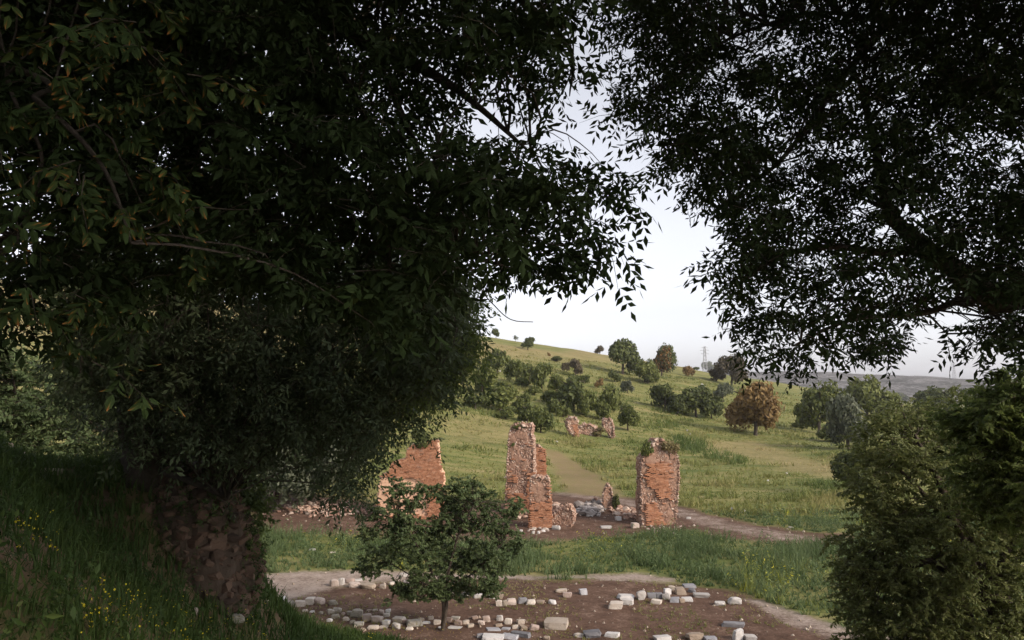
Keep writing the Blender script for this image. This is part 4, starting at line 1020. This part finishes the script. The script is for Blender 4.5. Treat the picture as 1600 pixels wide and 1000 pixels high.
tree(1355, 655, 88, 587, 'hill_green', 'taller green tree behind the grey green one on the right', 38, kind='big', lift=.05, nleaf=6000, size=.068)
tree(1462, 648, 68, 604, 'hill_dark', 'round dark tree on the plain before the far ridge', 40, kind='big', lift=.02, nleaf=5000, size=.07)
tree(1530, 650, 66, 607, 'hill_dark', 'dark tree on the plain farthest right before the ridge', 41, kind='big', lift=.02, nleaf=5000, size=.07)
tree(1334, 774, 66, 702, 'hill_dark', 'dark round bush on the lower meadow beside the near right tree', 42, kind='big', lift=.0, name='round_bush', nleaf=6500, size=.06)
tree(868, 565, 22, 556, 'hill_dark', 'low dark bush on the dry upper slope', 43, name='hillside_bush', lift=.0, low=0)
tree(858, 557, 6, 551, 'hill_brown', 'tiny reddish bush above the low dark one', 44, name='hillside_bush', lift=.0, low=0)
tree(806, 528, 11, 518, 'olive', 'wispy pale sapling on the skyline', 45, name='sapling', lift=.3, nleaf=260)
tree(490, 788, 170, 640, 'olive', 'blue grey olive tree left of the arched wall under the hanging foliage', 46, name='olive_tree', group='trees round the valley', kind='big', lift=.16, nleaf=15000, size=.045)
tree(430, 800, 120, 690, 'olive', 'darker olive bush left of the blue grey olive tree', 48, name='olive_tree', group='trees round the valley', kind='big', lift=.05, nleaf=6500, size=.06)
tree(963, 797, 13, 772, 'hill_dark', 'dark green shrub beside the slender masonry stub', 47, name='shrub', group='shrubs among the ruins', lift=.0)
tree(938, 683, 30, 668, 'dry', 'dry brownish grass clump before the right hillside pier', 49, name='dry_shrub', group='shrubs among the ruins', lift=0, low=0)
# shrubs growing on the ruins
def top_plant(px, py, Yw, w, h, mat, label, seed, nleaf=700):
    p = at(px, py, Yw); s = p[1] / F
    t = thing('wild_shrub', label, 'shrub', p, 'plants growing on the ruins')
    c = obj('crown', crown_mesh('small', seed, nleaf, mat, .11, -.2), t); c.scale = (w * s / 2, w * s / 3, h * s / 2)
    mb = MB(); tube(mb, [(0, 0, -.25), (0, 0, h * s * .5)], [.03, .015], 5); obj('stem', mb.mesh('stem', M['twig']), t)
yw = W1.location.y; top_plant(662, 708, yw - .55, 44, 40, 'hill_dark', 'dark shrub hanging over the top of the arched brick wall', 2, 2600)
yp = P2.location.y
top_plant(1014, 714, yp - .8, 28, 28, 'hill_green', 'green shrub on the left shoulder of the right brick pillar', 3, 900)
top_plant(1046, 712, yp - .75, 34, 24, 'dry', 'dry grass tuft on the right top of the right brick pillar', 4, 900)
top_plant(1031, 694, yp - .6, 18, 11, 'dry', 'wispy tuft at the very top of the right brick pillar', 5, 400)
top_plant(812, 672, P1.location.y - .7, 28, 14, 'hill_green', 'green tuft on the top of the tallest pillar', 6, 700)
top_plant(802, 698, P1.location.y - .95, 9, 7, 'hill_green', 'small green tuft on the left flank of the tallest pillar', 1, 300)

# --- pylons
def pylon(px, top, Yd, hgt, label):
    p = at(px, top, Yd); base = A([p[0], p[1], p[2] - hgt]); t = thing('power_pylon', label, 'pylon', base, 'pylons on the skyline')
    mb = MB(); rr = .16; wb, wt = hgt * .09, hgt * .022
    lv = np.linspace(0, 1, 8)
    cr = lambda f, k: A([(wb + (wt - wb) * f ** .8) * (1 if k in (0, 1) else -1), (wb + (wt - wb) * f ** .8) * (1 if k in (0, 3) else -1), hgt * f])
    for k in range(4):
        tube(mb, [cr(f, k) for f in lv], rr * 1.3, 4)
        for a in range(7): tube(mb, [cr(lv[a], k), cr(lv[a + 1], (k + 1) % 4)], rr * .7, 3); tube(mb, [cr(lv[a], (k + 1) % 4), cr(lv[a + 1], k)], rr * .7, 3)
    obj('tower', mb.mesh('tower', M['steel']), t)
    for f, w in ((.72, .15), (.84, .17), (.95, .12)):
        mb = MB(); q = hgt * w
        tube(mb, [(-q, 0, hgt * f), (0, 0, hgt * f), (q, 0, hgt * f)], rr, 4); tube(mb, [(-q, 0, hgt * f), (0, 0, hgt * (f + .045)), (q, 0, hgt * f)], rr * .8, 4)
        obj('crossarm', mb.mesh('crossarm', M['steel']), t)
pylon(1101, 541, 900, 30, 'left lattice pylon rising behind the small dark skyline tree')
pylon(1490, 566, 1420, 30, 'right lattice pylon standing on the far ridge')

# --- the rubble wall stump on the bank, its stones one by one
rw = thing('rubble_wall', 'shaded stump of rubble wall on the near bank with a tree above it', 'ruin', hit(315, 958))
c0 = A([*at(300, 900, 12.9)[:2], 0]); zb, zt = 5.0, 7.72
def wallpt(a, f):
    """surface of the stump: angle a, height fraction f"""
    a, f = np.asarray(a, float), np.asarray(f, float)
    bulge = 1 - .34 * sstep(.7, 1, f) + .10 * np.sin(f * 5)
    n_ = .72 + .36 * fbm(np.cos(a) * 1.6 + 3, np.sin(a) * 1.6, f * 2.4, 91, 2) + .22 * fbm(np.cos(a) * 5 + 3, np.sin(a) * 5, f * 9, 92, 2)
    return np.stack([c0[0] + np.cos(a) * .8 * bulge * n_ * (1 + .1 * (1 - f)), c0[1] + np.sin(a) * 1.05 * bulge * n_, zb + (zt - zb) * f], -1)
na_, nf = 72, 44
fa, ff = np.meshgrid(np.arange(nf + 1) / nf, np.arange(na_) * 2 * math.pi / na_, indexing='ij')
V = np.vstack([wallpt(ff.ravel(), fa.ravel()), [[c0[0], c0[1], zt + .1]]])
Q = [[f * na_ + a, f * na_ + (a + 1) % na_, (f + 1) * na_ + (a + 1) % na_, (f + 1) * na_ + a] for f in range(nf) for a in range(na_)]
T = [[nf * na_ + a, nf * na_ + (a + 1) % na_, len(V) - 1] for a in range(na_)]
o_ = A(rw.location)
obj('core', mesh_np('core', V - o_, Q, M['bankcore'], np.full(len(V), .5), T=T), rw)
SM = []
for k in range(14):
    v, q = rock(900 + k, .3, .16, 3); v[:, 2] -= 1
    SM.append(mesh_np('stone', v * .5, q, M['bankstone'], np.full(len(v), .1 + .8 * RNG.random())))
ca, cf = RNG.uniform(-2.7, .3, 9000), RNG.uniform(.2, 1.0, 9000); cp_ = wallpt(ca, cf)
cs_ = RNG.uniform(.05, .17, 9000) * np.where(RNG.random(9000) < .12, 1.7, 1); cs_[5000:] = RNG.uniform(.04, .09, 4000); wk = fbm(cp_[:, 0] * 1.8, cp_[:, 1] * 1.8, cp_[:, 2] * 1.8, 97, 3) > .36; cp_, cs_ = cp_[wk], cs_[wk]
kp, ks = np.zeros((0, 3)), np.zeros(0)
for p, s_1 in zip(cp_, cs_):
    if len(kp) >= 295: break
    if not len(kp) or (np.linalg.norm(kp - p, axis=1) > .40 * (ks + s_1)).all(): kp = np.vstack([kp, p]); ks = np.append(ks, s_1)
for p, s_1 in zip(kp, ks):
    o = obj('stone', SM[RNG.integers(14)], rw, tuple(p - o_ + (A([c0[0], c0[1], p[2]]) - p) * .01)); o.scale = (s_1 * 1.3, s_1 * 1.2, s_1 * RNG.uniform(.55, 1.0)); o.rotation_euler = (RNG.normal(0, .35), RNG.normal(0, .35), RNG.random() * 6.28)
stone(362, 978, 46, 20, 'lichen', 'boulder', 'grey boulder in the grass at the foot of the shaded rubble wall', .2, name='boulder')
stone(300, 960, 20, 16, 'pink', 'rough', 'pinkish broken stone at the left foot of the shaded rubble wall', name='boulder')
stone(345, 938, 14, 12, 'pink', 'rough', 'small pink stone low on the front of the shaded rubble wall', name='boulder')
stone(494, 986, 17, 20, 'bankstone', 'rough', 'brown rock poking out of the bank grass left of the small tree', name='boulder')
stone(20, 715, 50, 14, 'tan', 'boulder', 'pale grey rock in the shade at the far left edge', name='boulder')
stone(75, 745, 46, 16, 'tan', 'boulder', 'grey rock on the shaded bank right of the far left one', name='boulder')
stone(8, 700, 26, 12, 'tan', 'boulder', 'small upper grey rock at the far left edge', name='boulder')

# --- leafy shoot templates
T_NEAR = shoot_templates(1, 14, 'pinnate', 6, .21, .058, .024, 3, .55, .0022)
T_BIG = shoot_templates(2, 8, 'pinnate', 6, .24, .056, .027, 2, .7, .003, leaf_full)
T_RIGHT = shoot_templates(3, 14, 'pinnate', 5, .25, .073, .0245, 3, .45, .0026)
T_HANG = shoot_templates(4, 12, 'pinnate', 6, .40, .10, .036, 2, 1.1, .004)
T_SMALL = shoot_templates(5, 10, 'tri', 10, .32, .105, .055, 1, .25, .004)
T_RB = shoot_templates(6, 10, 'simple', 20, .30, .085, .038, 1, .35, .004)
T_COARSE = shoot_templates(7, 6, 'simple', 8, .9, .42, .26, 1, .5, .01)
clump2 = lambda sd, t1: (lambda p, u, v: (fbm(p[:, 0] * .75, p[:, 1] * .75, p[:, 2] * .75, sd, 2) * .55 + fbm(p[:, 0] * 2.4, p[:, 1] * 2.4, p[:, 2] * 2.4, sd + 9, 2) * .45) > t1)
clump = lambda sc, thr, sd: (lambda p, u, v: fbm(p[:, 0] * sc, p[:, 1] * sc, p[:, 2] * sc, sd, 3) > thr)

# --- leafy weeds on the bank and along the valley
T_WEED = shoot_templates(8, 8, 'simple', 13, .20, .042, .017, 1, -1.3, .0016)
T_VWEED = shoot_templates(9, 8, 'simple', 14, .42, .13, .04, 1, -1.3, .005)
x, y = polar_pts(3800, 2.5, 17, -.9, .1, 1.2); k = (np.interp(.85 * x + .53 * y, BS, BZ) > 2) & (fbm(x / .9, y / .9, 0, 57) > .42); x, y = x[k], y[k]
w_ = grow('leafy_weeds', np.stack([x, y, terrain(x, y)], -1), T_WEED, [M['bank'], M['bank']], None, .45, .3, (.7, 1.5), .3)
tag(w_, 'small leafy weeds growing through the grass of the near bank', 'weeds', kind='stuff')
x, y = polar_pts(7000, 29, 57, -.42, .75, 1.2); E, Pp, Y, K, S = zones(x, y); zz = terrain(x, y)
k = (E < .35) & (Pp < .3) & (zz < 1.2) & (fbm(x / 2.4, y / 2.4, 0, 58) > .46); x, y, zz = x[k], y[k], zz[k]
yel = sstep(.54, .68, fbm(x / 2.2, y / 2.2, 0, 63))
w_ = grow('tall_weeds', np.stack([x, y, zz], -1), T_VWEED, [M['weed'], M['weed']], None, .4, .25, (.7, 1.5), .35, tone_arr=.25 + .35 * fbm(x / 2, y / 2, 0, 59) + .35 * yel)
tag(w_, 'bushy grey green weeds standing in the valley grass', 'weeds', kind='stuff')

wf = RNG.uniform(.1, 1, 1100); wa = RNG.uniform(-2.7, .4, 1100); wp = wallpt(wa, wf); k = fbm(wp[:, 0] * 2, wp[:, 1] * 2, wp[:, 2] * 2, 77) > .47
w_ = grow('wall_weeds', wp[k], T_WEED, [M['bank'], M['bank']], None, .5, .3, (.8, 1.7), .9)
tag(w_, 'weeds rooted in the joints of the shaded rubble wall', 'weeds', kind='stuff')

# --- left overhanging tree, trunk out of the picture on the left
PN = [(-420, -320), (925, -320), (905, 0), (895, 60), (875, 130), (880, 190), (900, 230), (935, 245), (960, 255), (940, 290), (925, 315), (890, 320), (885, 365), (865, 375), (855, 320), (830, 320), (820, 375), (790, 385), (770, 375), (745, 385), (725, 420), (680, 470), (630, 510), (560, 490), (480, 460), (400, 440), (330, 400), (250, 440), (150, 460), (60, 510), (-60, 550), (-420, 590)]
t = thing('ash_tree', 'near tree overhanging the whole upper left, dark compound leaves against the sky', 'tree', (-7.2, 1.5, float(terrain(-7.2, 1.5))))
mb = MB(); g0 = A([-7.2, 1.5, float(terrain(-7.2, 1.5)) - .3]); L1 = []
L1.append(limb(mb, [g0, g0 + A([.2, .3, 2]), A([-6.6, 2.3, 12.2]), A([-5.2, 3.5, 13.6])], .34, .2, 10))
L1.append(limb(mb, [L1[0][8], A([-4.6, 4.4, 12.4]), at(330, -60, 5.2), at(560, 60, 5.0), at(700, 130, 4.8), at(830, 240, 4.6)], .11, .006, 8, 30))
L1.append(limb(mb, [L1[0][10], A([-3.9, 4.4, 13.0]), at(480, -140, 5.6), at(720, -60, 5.6), at(880, 60, 5.4), at(890, 150, 5.2)], .08, .004, 8, 30))
L1.append(limb(mb, [L1[1][6], at(180, 60, 4.4), at(330, 200, 4.2), at(430, 330, 4.3), at(470, 430, 4.3)], .04, .008, 6, 24))
L1.append(limb(mb, [L1[1][14], at(570, 180, 4.6), at(600, 320, 4.5), at(610, 440, 4.5)], .03, .008, 5, 18))
L1.append(limb(mb, [L1[1][18], at(660, 250, 4.5), at(720, 380, 4.4), at(800, 420, 4.4)], .025, .006, 5, 18))
L1.append(limb(mb, [L1[0][7], at(-100, 60, 3.6), at(60, 160, 3.3), at(160, 260, 3.1), at(205, 380, 3.0)], .022, .005, 6, 22))
L1.append(limb(mb, [L1[6][6], at(20, 150, 3.4), at(65, 240, 3.4), at(50, 320, 3.5), at(25, 380, 3.6)], .012, .005, 5, 18))
L1.append(limb(mb, [L1[5][8], at(745, 440, 4.4), at(775, 480, 4.35), at(800, 500, 4.35), at(833, 503, 4.35)], .004, .002, 4, 16))
# unseen rest of the crown overhead and behind, filled in to shade the foreground
ov = np.stack([RNG.uniform(-15, 6.5, 3000), RNG.uniform(-9, 4.2, 3000), 0 * RNG.random(3000)], -1)
ov[:, 2] = 12.2 + 2.6 * RNG.random(3000) + .9 * np.maximum(0, 3 - ov[:, 1]) * .15
lo = np.stack([RNG.uniform(-15, -5.5, 900), RNG.uniform(-8, 5.0, 900), RNG.uniform(9.6, 13, 900)], -1); lo = lo[lo[:, 0] < -.8 * lo[:, 1] - 1.2]
L1.append(limb(mb, [L1[0][8], A([-4, 0, 13]), A([0, -2, 13.6]), A([3.5, -2.5, 13.4])], .16, .04, 8, 18))
pn = sample_poly(PN, 4000, 3.4, 6.4, clump2(101, .45))
tipsP = [(945, 365, 4.6), (930, 355, 4.7), (890, 400, 4.6), (875, 385, 4.6), (815, 405, 4.5), (825, 395, 4.5), (800, 400, 4.5), (955, 275, 4.7), (935, 300, 4.7)]
pt = np.concatenate([A([at(a + RNG.normal(0, 9), b + RNG.normal(0, 10), Y) for _ in range(4)]) for a, b, Y in tipsP])
pn = np.concatenate([pn, pt])
branches(mb, [l for k, l in enumerate(L1) if k != 8], pn, 750, .010, .0025, .1)
obj('trunk', mb.mesh('trunk', M['bark'], True, t.location), t)
grow('crown', pn, T_NEAR, [M['ash'], M['twig']], t, .32, .25, origin=t.location)
grow('upper_crown', np.concatenate([ov, lo]), T_COARSE, [M['ash'], M['twig']], t, .4, .2, origin=t.location)
nb = A([at(*q) + RNG.normal(0, .16, 3) for q in [(150, 80, 3.0), (190, 60, 3.1), (250, 110, 3.1), (215, 170, 3.0), (250, 190, 3.1), (290, 180, 3.2), (170, 230, 2.9), (130, 290, 2.9), (190, 300, 2.9), (225, 330, 2.9), (150, 340, 2.8), (200, 390, 2.8), (120, 370, 2.9), (235, 250, 3.0), (60, 20, 2.7), (110, 10, 2.7), (35, 400, 3.2), (25, 470, 3.2), (70, 440, 3.1), (270, 150, 3.2)] for _ in range(2)])
grow('near_leaves', nb, T_BIG, [M['ash'], M['twig']], t, .62, .15, (.8, 1.1), origin=t.location, tips=.5)

# --- tree on top of the rubble wall, its foliage hanging far to the right
g = A([*at(232, 690, 12.7)[:2], 0]); g[2] = float(terrain(g[0], g[1]))
t = thing('weeping_tree', 'old tree with leaning trunk on the rubble wall, grey green foliage hanging down', 'tree', g)
mb = MB(); L2 = []
L2.append(limb(mb, [g - A([0, 0, .4]), g + A([0, 0, .2]), at(222, 640, 12.6), at(250, 560, 12.6), at(285, 450, 12.5), at(300, 330, 12.4), at(290, 200, 12.2)], .42, .16, 12, 34, .25))
L2.append(limb(mb, [L2[0][14], at(330, 440, 12.2), at(420, 330, 12.0), at(540, 300, 11.8), at(650, 350, 11.6), at(720, 460, 11.5)], .2, .03, 8, 30))
L2.append(limb(mb, [L2[0][17], at(360, 380, 12.8), at(450, 400, 13), at(560, 480, 13), at(620, 580, 13)], .13, .02, 7, 26))
L2.append(limb(mb, [L2[0][12], at(200, 500, 12.2), at(140, 470, 12), at(90, 520, 11.8)], .12, .02, 7, 20))
L2.append(limb(mb, [g + A([.15, -.1, .1]), at(280, 745, 12.2), at(330, 765, 11.9), at(355, 780, 11.8)], .07, .03, 7, 16))
PM = [(70, 330), (300, 260), (440, 330), (560, 380), (670, 390), (715, 420), (722, 470), (728, 520), (715, 570), (680, 600), (655, 635), (622, 655), (590, 690), (562, 740), (548, 775), (520, 780), (500, 745), (470, 690), (420, 680), (395, 720), (350, 720), (310, 690), (290, 640), (265, 610), (200, 600), (130, 620), (90, 560)]
pm = sample_poly(PM, 2500, 10.2, 14.2, clump2(111, .45))
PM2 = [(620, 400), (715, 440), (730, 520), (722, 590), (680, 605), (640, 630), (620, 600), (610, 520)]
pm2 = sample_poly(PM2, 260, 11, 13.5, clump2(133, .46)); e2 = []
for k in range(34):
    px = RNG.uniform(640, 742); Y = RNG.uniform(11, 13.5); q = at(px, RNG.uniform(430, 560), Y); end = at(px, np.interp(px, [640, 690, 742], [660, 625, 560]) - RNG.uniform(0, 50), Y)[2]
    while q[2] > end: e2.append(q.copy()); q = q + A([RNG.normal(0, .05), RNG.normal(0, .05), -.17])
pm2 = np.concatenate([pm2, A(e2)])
st = []
for k in range(150):
    px = RNG.uniform(95, 715); low_ = np.interp(px, [90, 150, 200, 260, 330, 390, 440, 500, 540, 580, 620, 680, 720], [640, 660, 690, 720, 745, 745, 690, 735, 765, 735, 675, 625, 575]) - RNG.uniform(-25, 130)
    Y = RNG.uniform(10.4, 13.6); p = at(px, low_ - RNG.uniform(60, 240), Y); end = at(px, low_, Y)[2]; q = p.copy()
    while q[2] > end: st.append(q.copy()); q = q + A([RNG.normal(0, .05), RNG.normal(0, .05), -.17])
pm = np.concatenate([pm, A(st)])
up = np.stack([RNG.uniform(-13, -3.6, 650), RNG.uniform(5.5, 15, 650), RNG.uniform(13.2, 16.5, 650)], -1)
L2.append(limb(mb, [L2[0][24], at(400, 150, 12), at(520, 60, 12), at(640, -40, 12)], .12, .03, 7, 20))
branches(mb, L2, np.concatenate([pm, pm2]), 480, .02, .005, .15)
obj('trunk', mb.mesh('trunk', M['bark'], True, t.location), t)
grow('crown', pm, T_HANG, [M['ash_hang'], M['twig']], t, .42, .3, (.65, 1.2), origin=t.location)
grow('outer_crown', pm2, T_HANG, [M['fresh'], M['twig']], t, .45, .3, (.5, 1.), origin=t.location)  # lighter leaf colour stands in for sunlight the right tree blocks here
grow('upper_crown', up, T_COARSE, [M['ash_hang'], M['twig']], t, .4, .2, origin=t.location)

# --- right overhanging tree, trunk out of the picture on the right
PR = [(955, -320), (955, 30), (965, 110), (955, 180), (1010, 190), (1045, 225), (1050, 265), (1085, 300), (1140, 330), (1150, 375), (1120, 405), (1115, 430), (1160, 440), (1150, 490), (1170, 520), (1185, 550), (1245, 580), (1285, 545), (1325, 540), (1370, 560), (1395, 540), (1420, 520), (1435, 470), (1480, 445), (1560, 470), (1500, 520), (1540, 540), (1610, 560), (1800, 640), (2100, 660), (2100, -320)]
g = A([8.6, 8.2, 0]); g[2] = float(terrain(g[0], g[1]))
t = thing('ash_tree', 'right overhanging tree with thick dark limb and fine leaves against the sky', 'tree', g)
mb = MB(); L3 = []
L3.append(limb(mb, [g - A([0, 0, .4]), g + A([-.1, 0, 3]), A([8.0, 8.0, 8.6]), A([7.8, 7.6, 11]), A([8.2, 7.4, 14])], .42, .2, 12, 30, .2))
L3.append(limb(mb, [L3[0][13], at(1640, 480, 7.6), at(1560, 470, 7.5), at(1490, 420, 7.4), at(1430, 375, 7.3), at(1390, 330, 7.2), at(1370, 240, 7.1), at(1340, 120, 7.0)], .16, .016, 10, 36, .2))
L3.append(limb(mb, [L3[1][12], at(1440, 395, 7.2), at(1380, 395, 7.1), at(1300, 385, 7.0), at(1220, 400, 6.9), at(1160, 440, 6.8)], .055, .012, 7, 24))
L3.append(limb(mb, [L3[0][20], at(1540, 150, 7.4), at(1440, 60, 7.3), at(1300, 20, 7.2), at(1140, 60, 7.1), at(1020, 150, 7)], .04, .01, 8, 30))
L3.append(limb(mb, [L3[1][8], at(1500, 470, 7.0), at(1440, 490, 6.8), at(1330, 500, 6.7), at(1240, 540, 6.6)], .04, .008, 6, 22))
L3.append(limb(mb, [L3[0][21], at(1560, 60, 7.6), at(1550, -80, 7.6)], .05, .02, 7, 12))
L3.append(limb(mb, [L3[3][14], at(1310, 130, 7.1), at(1220, 250, 7), at(1130, 320, 6.9)], .04, .008, 6, 20))
pr = sample_poly(PR, 4900, 5.6, 9.2, clump2(121, .465))
ov = np.stack([RNG.uniform(4, 12, 700), RNG.uniform(1, 8.5, 700), RNG.uniform(12.5, 16, 700)], -1); ov = ov[(ov[:, 0] > .75 * ov[:, 1]) | (ov[:, 2] > 9 + .52 * ov[:, 1])]  # unseen coarse leaves outside the view, also added for shade
branches(mb, L3, pr, 800, .013, .003, .1)
obj('trunk', mb.mesh('trunk', M['bark'], True, t.location), t)
grow('crown', pr, T_RIGHT, [M['ash'], M['twig']], t, .28, .25, origin=t.location)
grow('upper_crown', ov, T_COARSE, [M['ash'], M['twig']], t, .4, .2, origin=t.location)

# --- two trees whose crowns stand before the right edge, rooted down the slope
def slope_tree(label, gx, gy, lobes, tmpl, mat, tone, n, limbs_px, name='slope_tree', r0=.16, scl=(.7, 1.15), nbr=130):
    g = A([gx, gy, float(terrain(gx, gy))]); t = thing(name, label, 'tree', g); mb = MB(); Ls = []
    for pts in limbs_px: Ls.append(limb(mb, [g - A([0, 0, .3])] + [at(*q) for q in pts], r0, .02, 8, 26)); r0 *= .75
    P, TT = [], []
    lobes = [(a, b, Y, r_ * .86) for a, b, Y, r_ in lobes] + [(a + math.cos(q) * r_ * .85, b + math.sin(q) * r_ * .85, Y + RNG.normal(0, .3) * r_ * Y / F, r_ * RNG.uniform(.22, .42)) for a, b, Y, r_ in lobes for q in RNG.uniform(0, 6.28, 4)]
    w = A([q[3] ** 2 for q in lobes]); w = w / w.sum()
    for (px, py, Y, rp), k in zip(lobes, RNG.multinomial(n, w)):
        c = at(px, py, Y); R_ = rp * Y / F
        d = RNG.normal(size=(k, 3)); d /= np.linalg.norm(d, axis=1)[:, None]
        q = c + d * (R_ * (1.05 - .55 * RNG.random(k) ** 1.5) * (1 + .5 * (vnoise(d[:, 0] * 2.5 + px, d[:, 1] * 2.5, d[:, 2] * 2.5, 7) - .5)))[:, None]
        P.append(q); TT.append(np.full(k, tone + RNG.normal(0, .05)))
    P = np.concatenate(P); TT = np.concatenate(TT)
    k = P[:, 2] > terrain(P[:, 0], P[:, 1]) + .15; P, TT = P[k], TT[k]
    branches(mb, Ls, P, nbr, .016, .005, .1)
    obj('trunk', mb.mesh('trunk', M['bark'], True, t.location), t)
    grow('crown', P, tmpl, [M[mat], M['twig']], t, tone, .3, scl, .6, t.location, tone_arr=TT)
    return t
lob = [(1400, 690, 15, 60), (1370, 760, 14.6, 55), (1450, 680, 15.4, 55), (1440, 770, 14.2, 75), (1380, 840, 14.2, 65), (1370, 930, 14, 62), (1450, 880, 13.6, 80), (1520, 720, 15, 70), (1530, 820, 14, 75), (1420, 980, 13.6, 70), (1540, 930, 13.6, 80), (1360, 690, 15.6, 38), (1610, 800, 14, 80), (1630, 920, 13.6, 80), (1480, 1040, 13.6, 80), (1380, 1030, 14, 60), (1340, 890, 14.4, 38), (1348, 960, 14.2, 40), (1480, 640, 15.6, 36), (1420, 640, 15.6, 30)]
slope_tree('olive brown tree crown filling the lower right, left of the fresh green one', 9.3, 14.4, lob, T_RB, 'olive_brown', .55, 4500, [[(1560, 960, 13.8), (1520, 860, 14), (1470, 760, 14.2), (1430, 680, 14.6)], [(1570, 930, 13.8), (1590, 820, 14), (1580, 700, 14.4)], [(1500, 930, 13.8), (1420, 880, 14), (1370, 850, 14.2)], [(1520, 880, 13.8), (1450, 780, 14), (1390, 720, 14.6)]], r0=.2)
lob = [(1560, 660, 12, 60), (1600, 640, 11.6, 60), (1540, 720, 12, 55), (1610, 740, 11.6, 70), (1660, 680, 11.8, 80), (1580, 620, 12, 32), (1595, 612, 12, 26), (1520, 660, 12.4, 36), (1640, 800, 11.6, 60), (1720, 760, 11.8, 80), (1540, 790, 12, 36), (1550, 640, 12.2, 36)]
slope_tree('fresh light green tree crown at the right edge', 8.9, 11.6, lob, T_RB, 'fresh', .45, 2300, [[(1640, 900, 11.7), (1620, 760, 11.7), (1590, 660, 11.8)], [(1640, 860, 11.7), (1570, 740, 11.9), (1530, 690, 12)]], r0=.12)
# small tree in front of the ruins
p = hit(689, 986)
lob = [(607, 805, 20.2, 32), (640, 775, 20, 20), (622, 760, 20.1, 13), (690, 772, 20.4, 15), (668, 765, 20.2, 14), (640, 845, 19.8, 40), (592, 870, 20, 27), (575, 835, 20, 15), (672, 895, 19.8, 36), (648, 915, 20, 22), (732, 800, 20.3, 27), (742, 762, 20.4, 16), (757, 778, 20.3, 16), (782, 805, 20.4, 28), (806, 790, 20.5, 14), (755, 850, 20, 36), (798, 845, 20.2, 20), (742, 900, 19.9, 32), (620, 925, 20, 16), (700, 880, 20.8, 24), (780, 885, 20.2, 20), (715, 760, 20.3, 12), (770, 920, 20, 13), (700, 920, 20, 20), (700, 805, 20.5, 24), (690, 842, 20.3, 28), (712, 785, 20.6, 15)]
lob = [(a, b, Y - 20 + p[1], r_) for a, b, Y, r_ in lob]; yb = p[1]
slope_tree('small leafy tree standing alone on the near bank in front of the ruins', p[0], p[1], lob, T_SMALL, 'small', .55, 2250, [[(697, 950, yb), (700, 900, yb), (715, 840, yb), (740, 790, yb)], [(694, 955, yb), (680, 905, yb), (650, 850, yb), (620, 800, yb)], [(702, 930, yb), (745, 890, yb), (785, 850, yb)], [(690, 930, yb), (660, 910, yb), (610, 880, yb)]], 'small_tree', r0=.09, scl=(.7, 1.25), nbr=320)
# light foliage behind the left bank, and the bush beside the rubble wall
lob = [(20, 610, 24, 60), (80, 600, 24.5, 50), (-60, 600, 24, 80), (60, 660, 23.5, 50), (120, 640, 24.5, 34), (0, 680, 23.5, 60), (-60, 690, 24, 80), (150, 610, 25, 34), (190, 640, 25.5, 44), (150, 680, 24.5, 44), (240, 620, 26, 44), (230, 690, 25, 44), (300, 660, 26, 40), (60, 715, 23, 34), (130, 715, 23.5, 34), (200, 715, 24, 34), (270, 710, 24, 34)]
slope_tree('pale green tree beyond the bank at the far left edge', -15.2, 24, lob, T_RB, 'small', .45, 2600, [[(40, 700, 24), (30, 640, 24), (20, 590, 24)], [(60, 690, 24), (90, 620, 24.5)]], r0=.14, scl=(1.3, 2.1))
g = hit(392, 905)
lob = [(380, 760, 13.4, 24), (345, 735, 13.6, 34), (320, 700, 13.8, 28), (392, 800, 13.2, 20), (385, 840, 13, 18), (400, 780, 13.4, 16), (362, 700, 13.8, 26), (330, 760, 13.4, 20)]
slope_tree('yellow green bush clinging to the right side of the rubble wall', float(at(372, 880, 13.6)[0]), 13.6, lob, T_RB, 'fresh', .4, 420, [[(378, 830, 13.4), (376, 760, 13.5), (350, 710, 13.7)]], 'wall_bush', r0=.04)

# ------------------------------------------------------------------ thin evening haze over the whole valley
m, n, l = nodes('haze')
pv = n.new('ShaderNodeVolumePrincipled'); pv.inputs['Color'].default_value = (.93, .94, 1, 1); pv.inputs['Density'].default_value = .00015; pv.inputs['Anisotropy'].default_value = .2
o = n.new('ShaderNodeOutputMaterial'); l.new(pv.outputs[0], o.inputs['Volume'])
V = BOX_V * A([7200, 7200, 96]) + A([0, 0, 28]); hz = obj('haze', mesh_np('haze', V, BOX_Q, m)); hz['kind'] = 'stuff'; hz['label'] = 'thin pale haze filling the valley air'
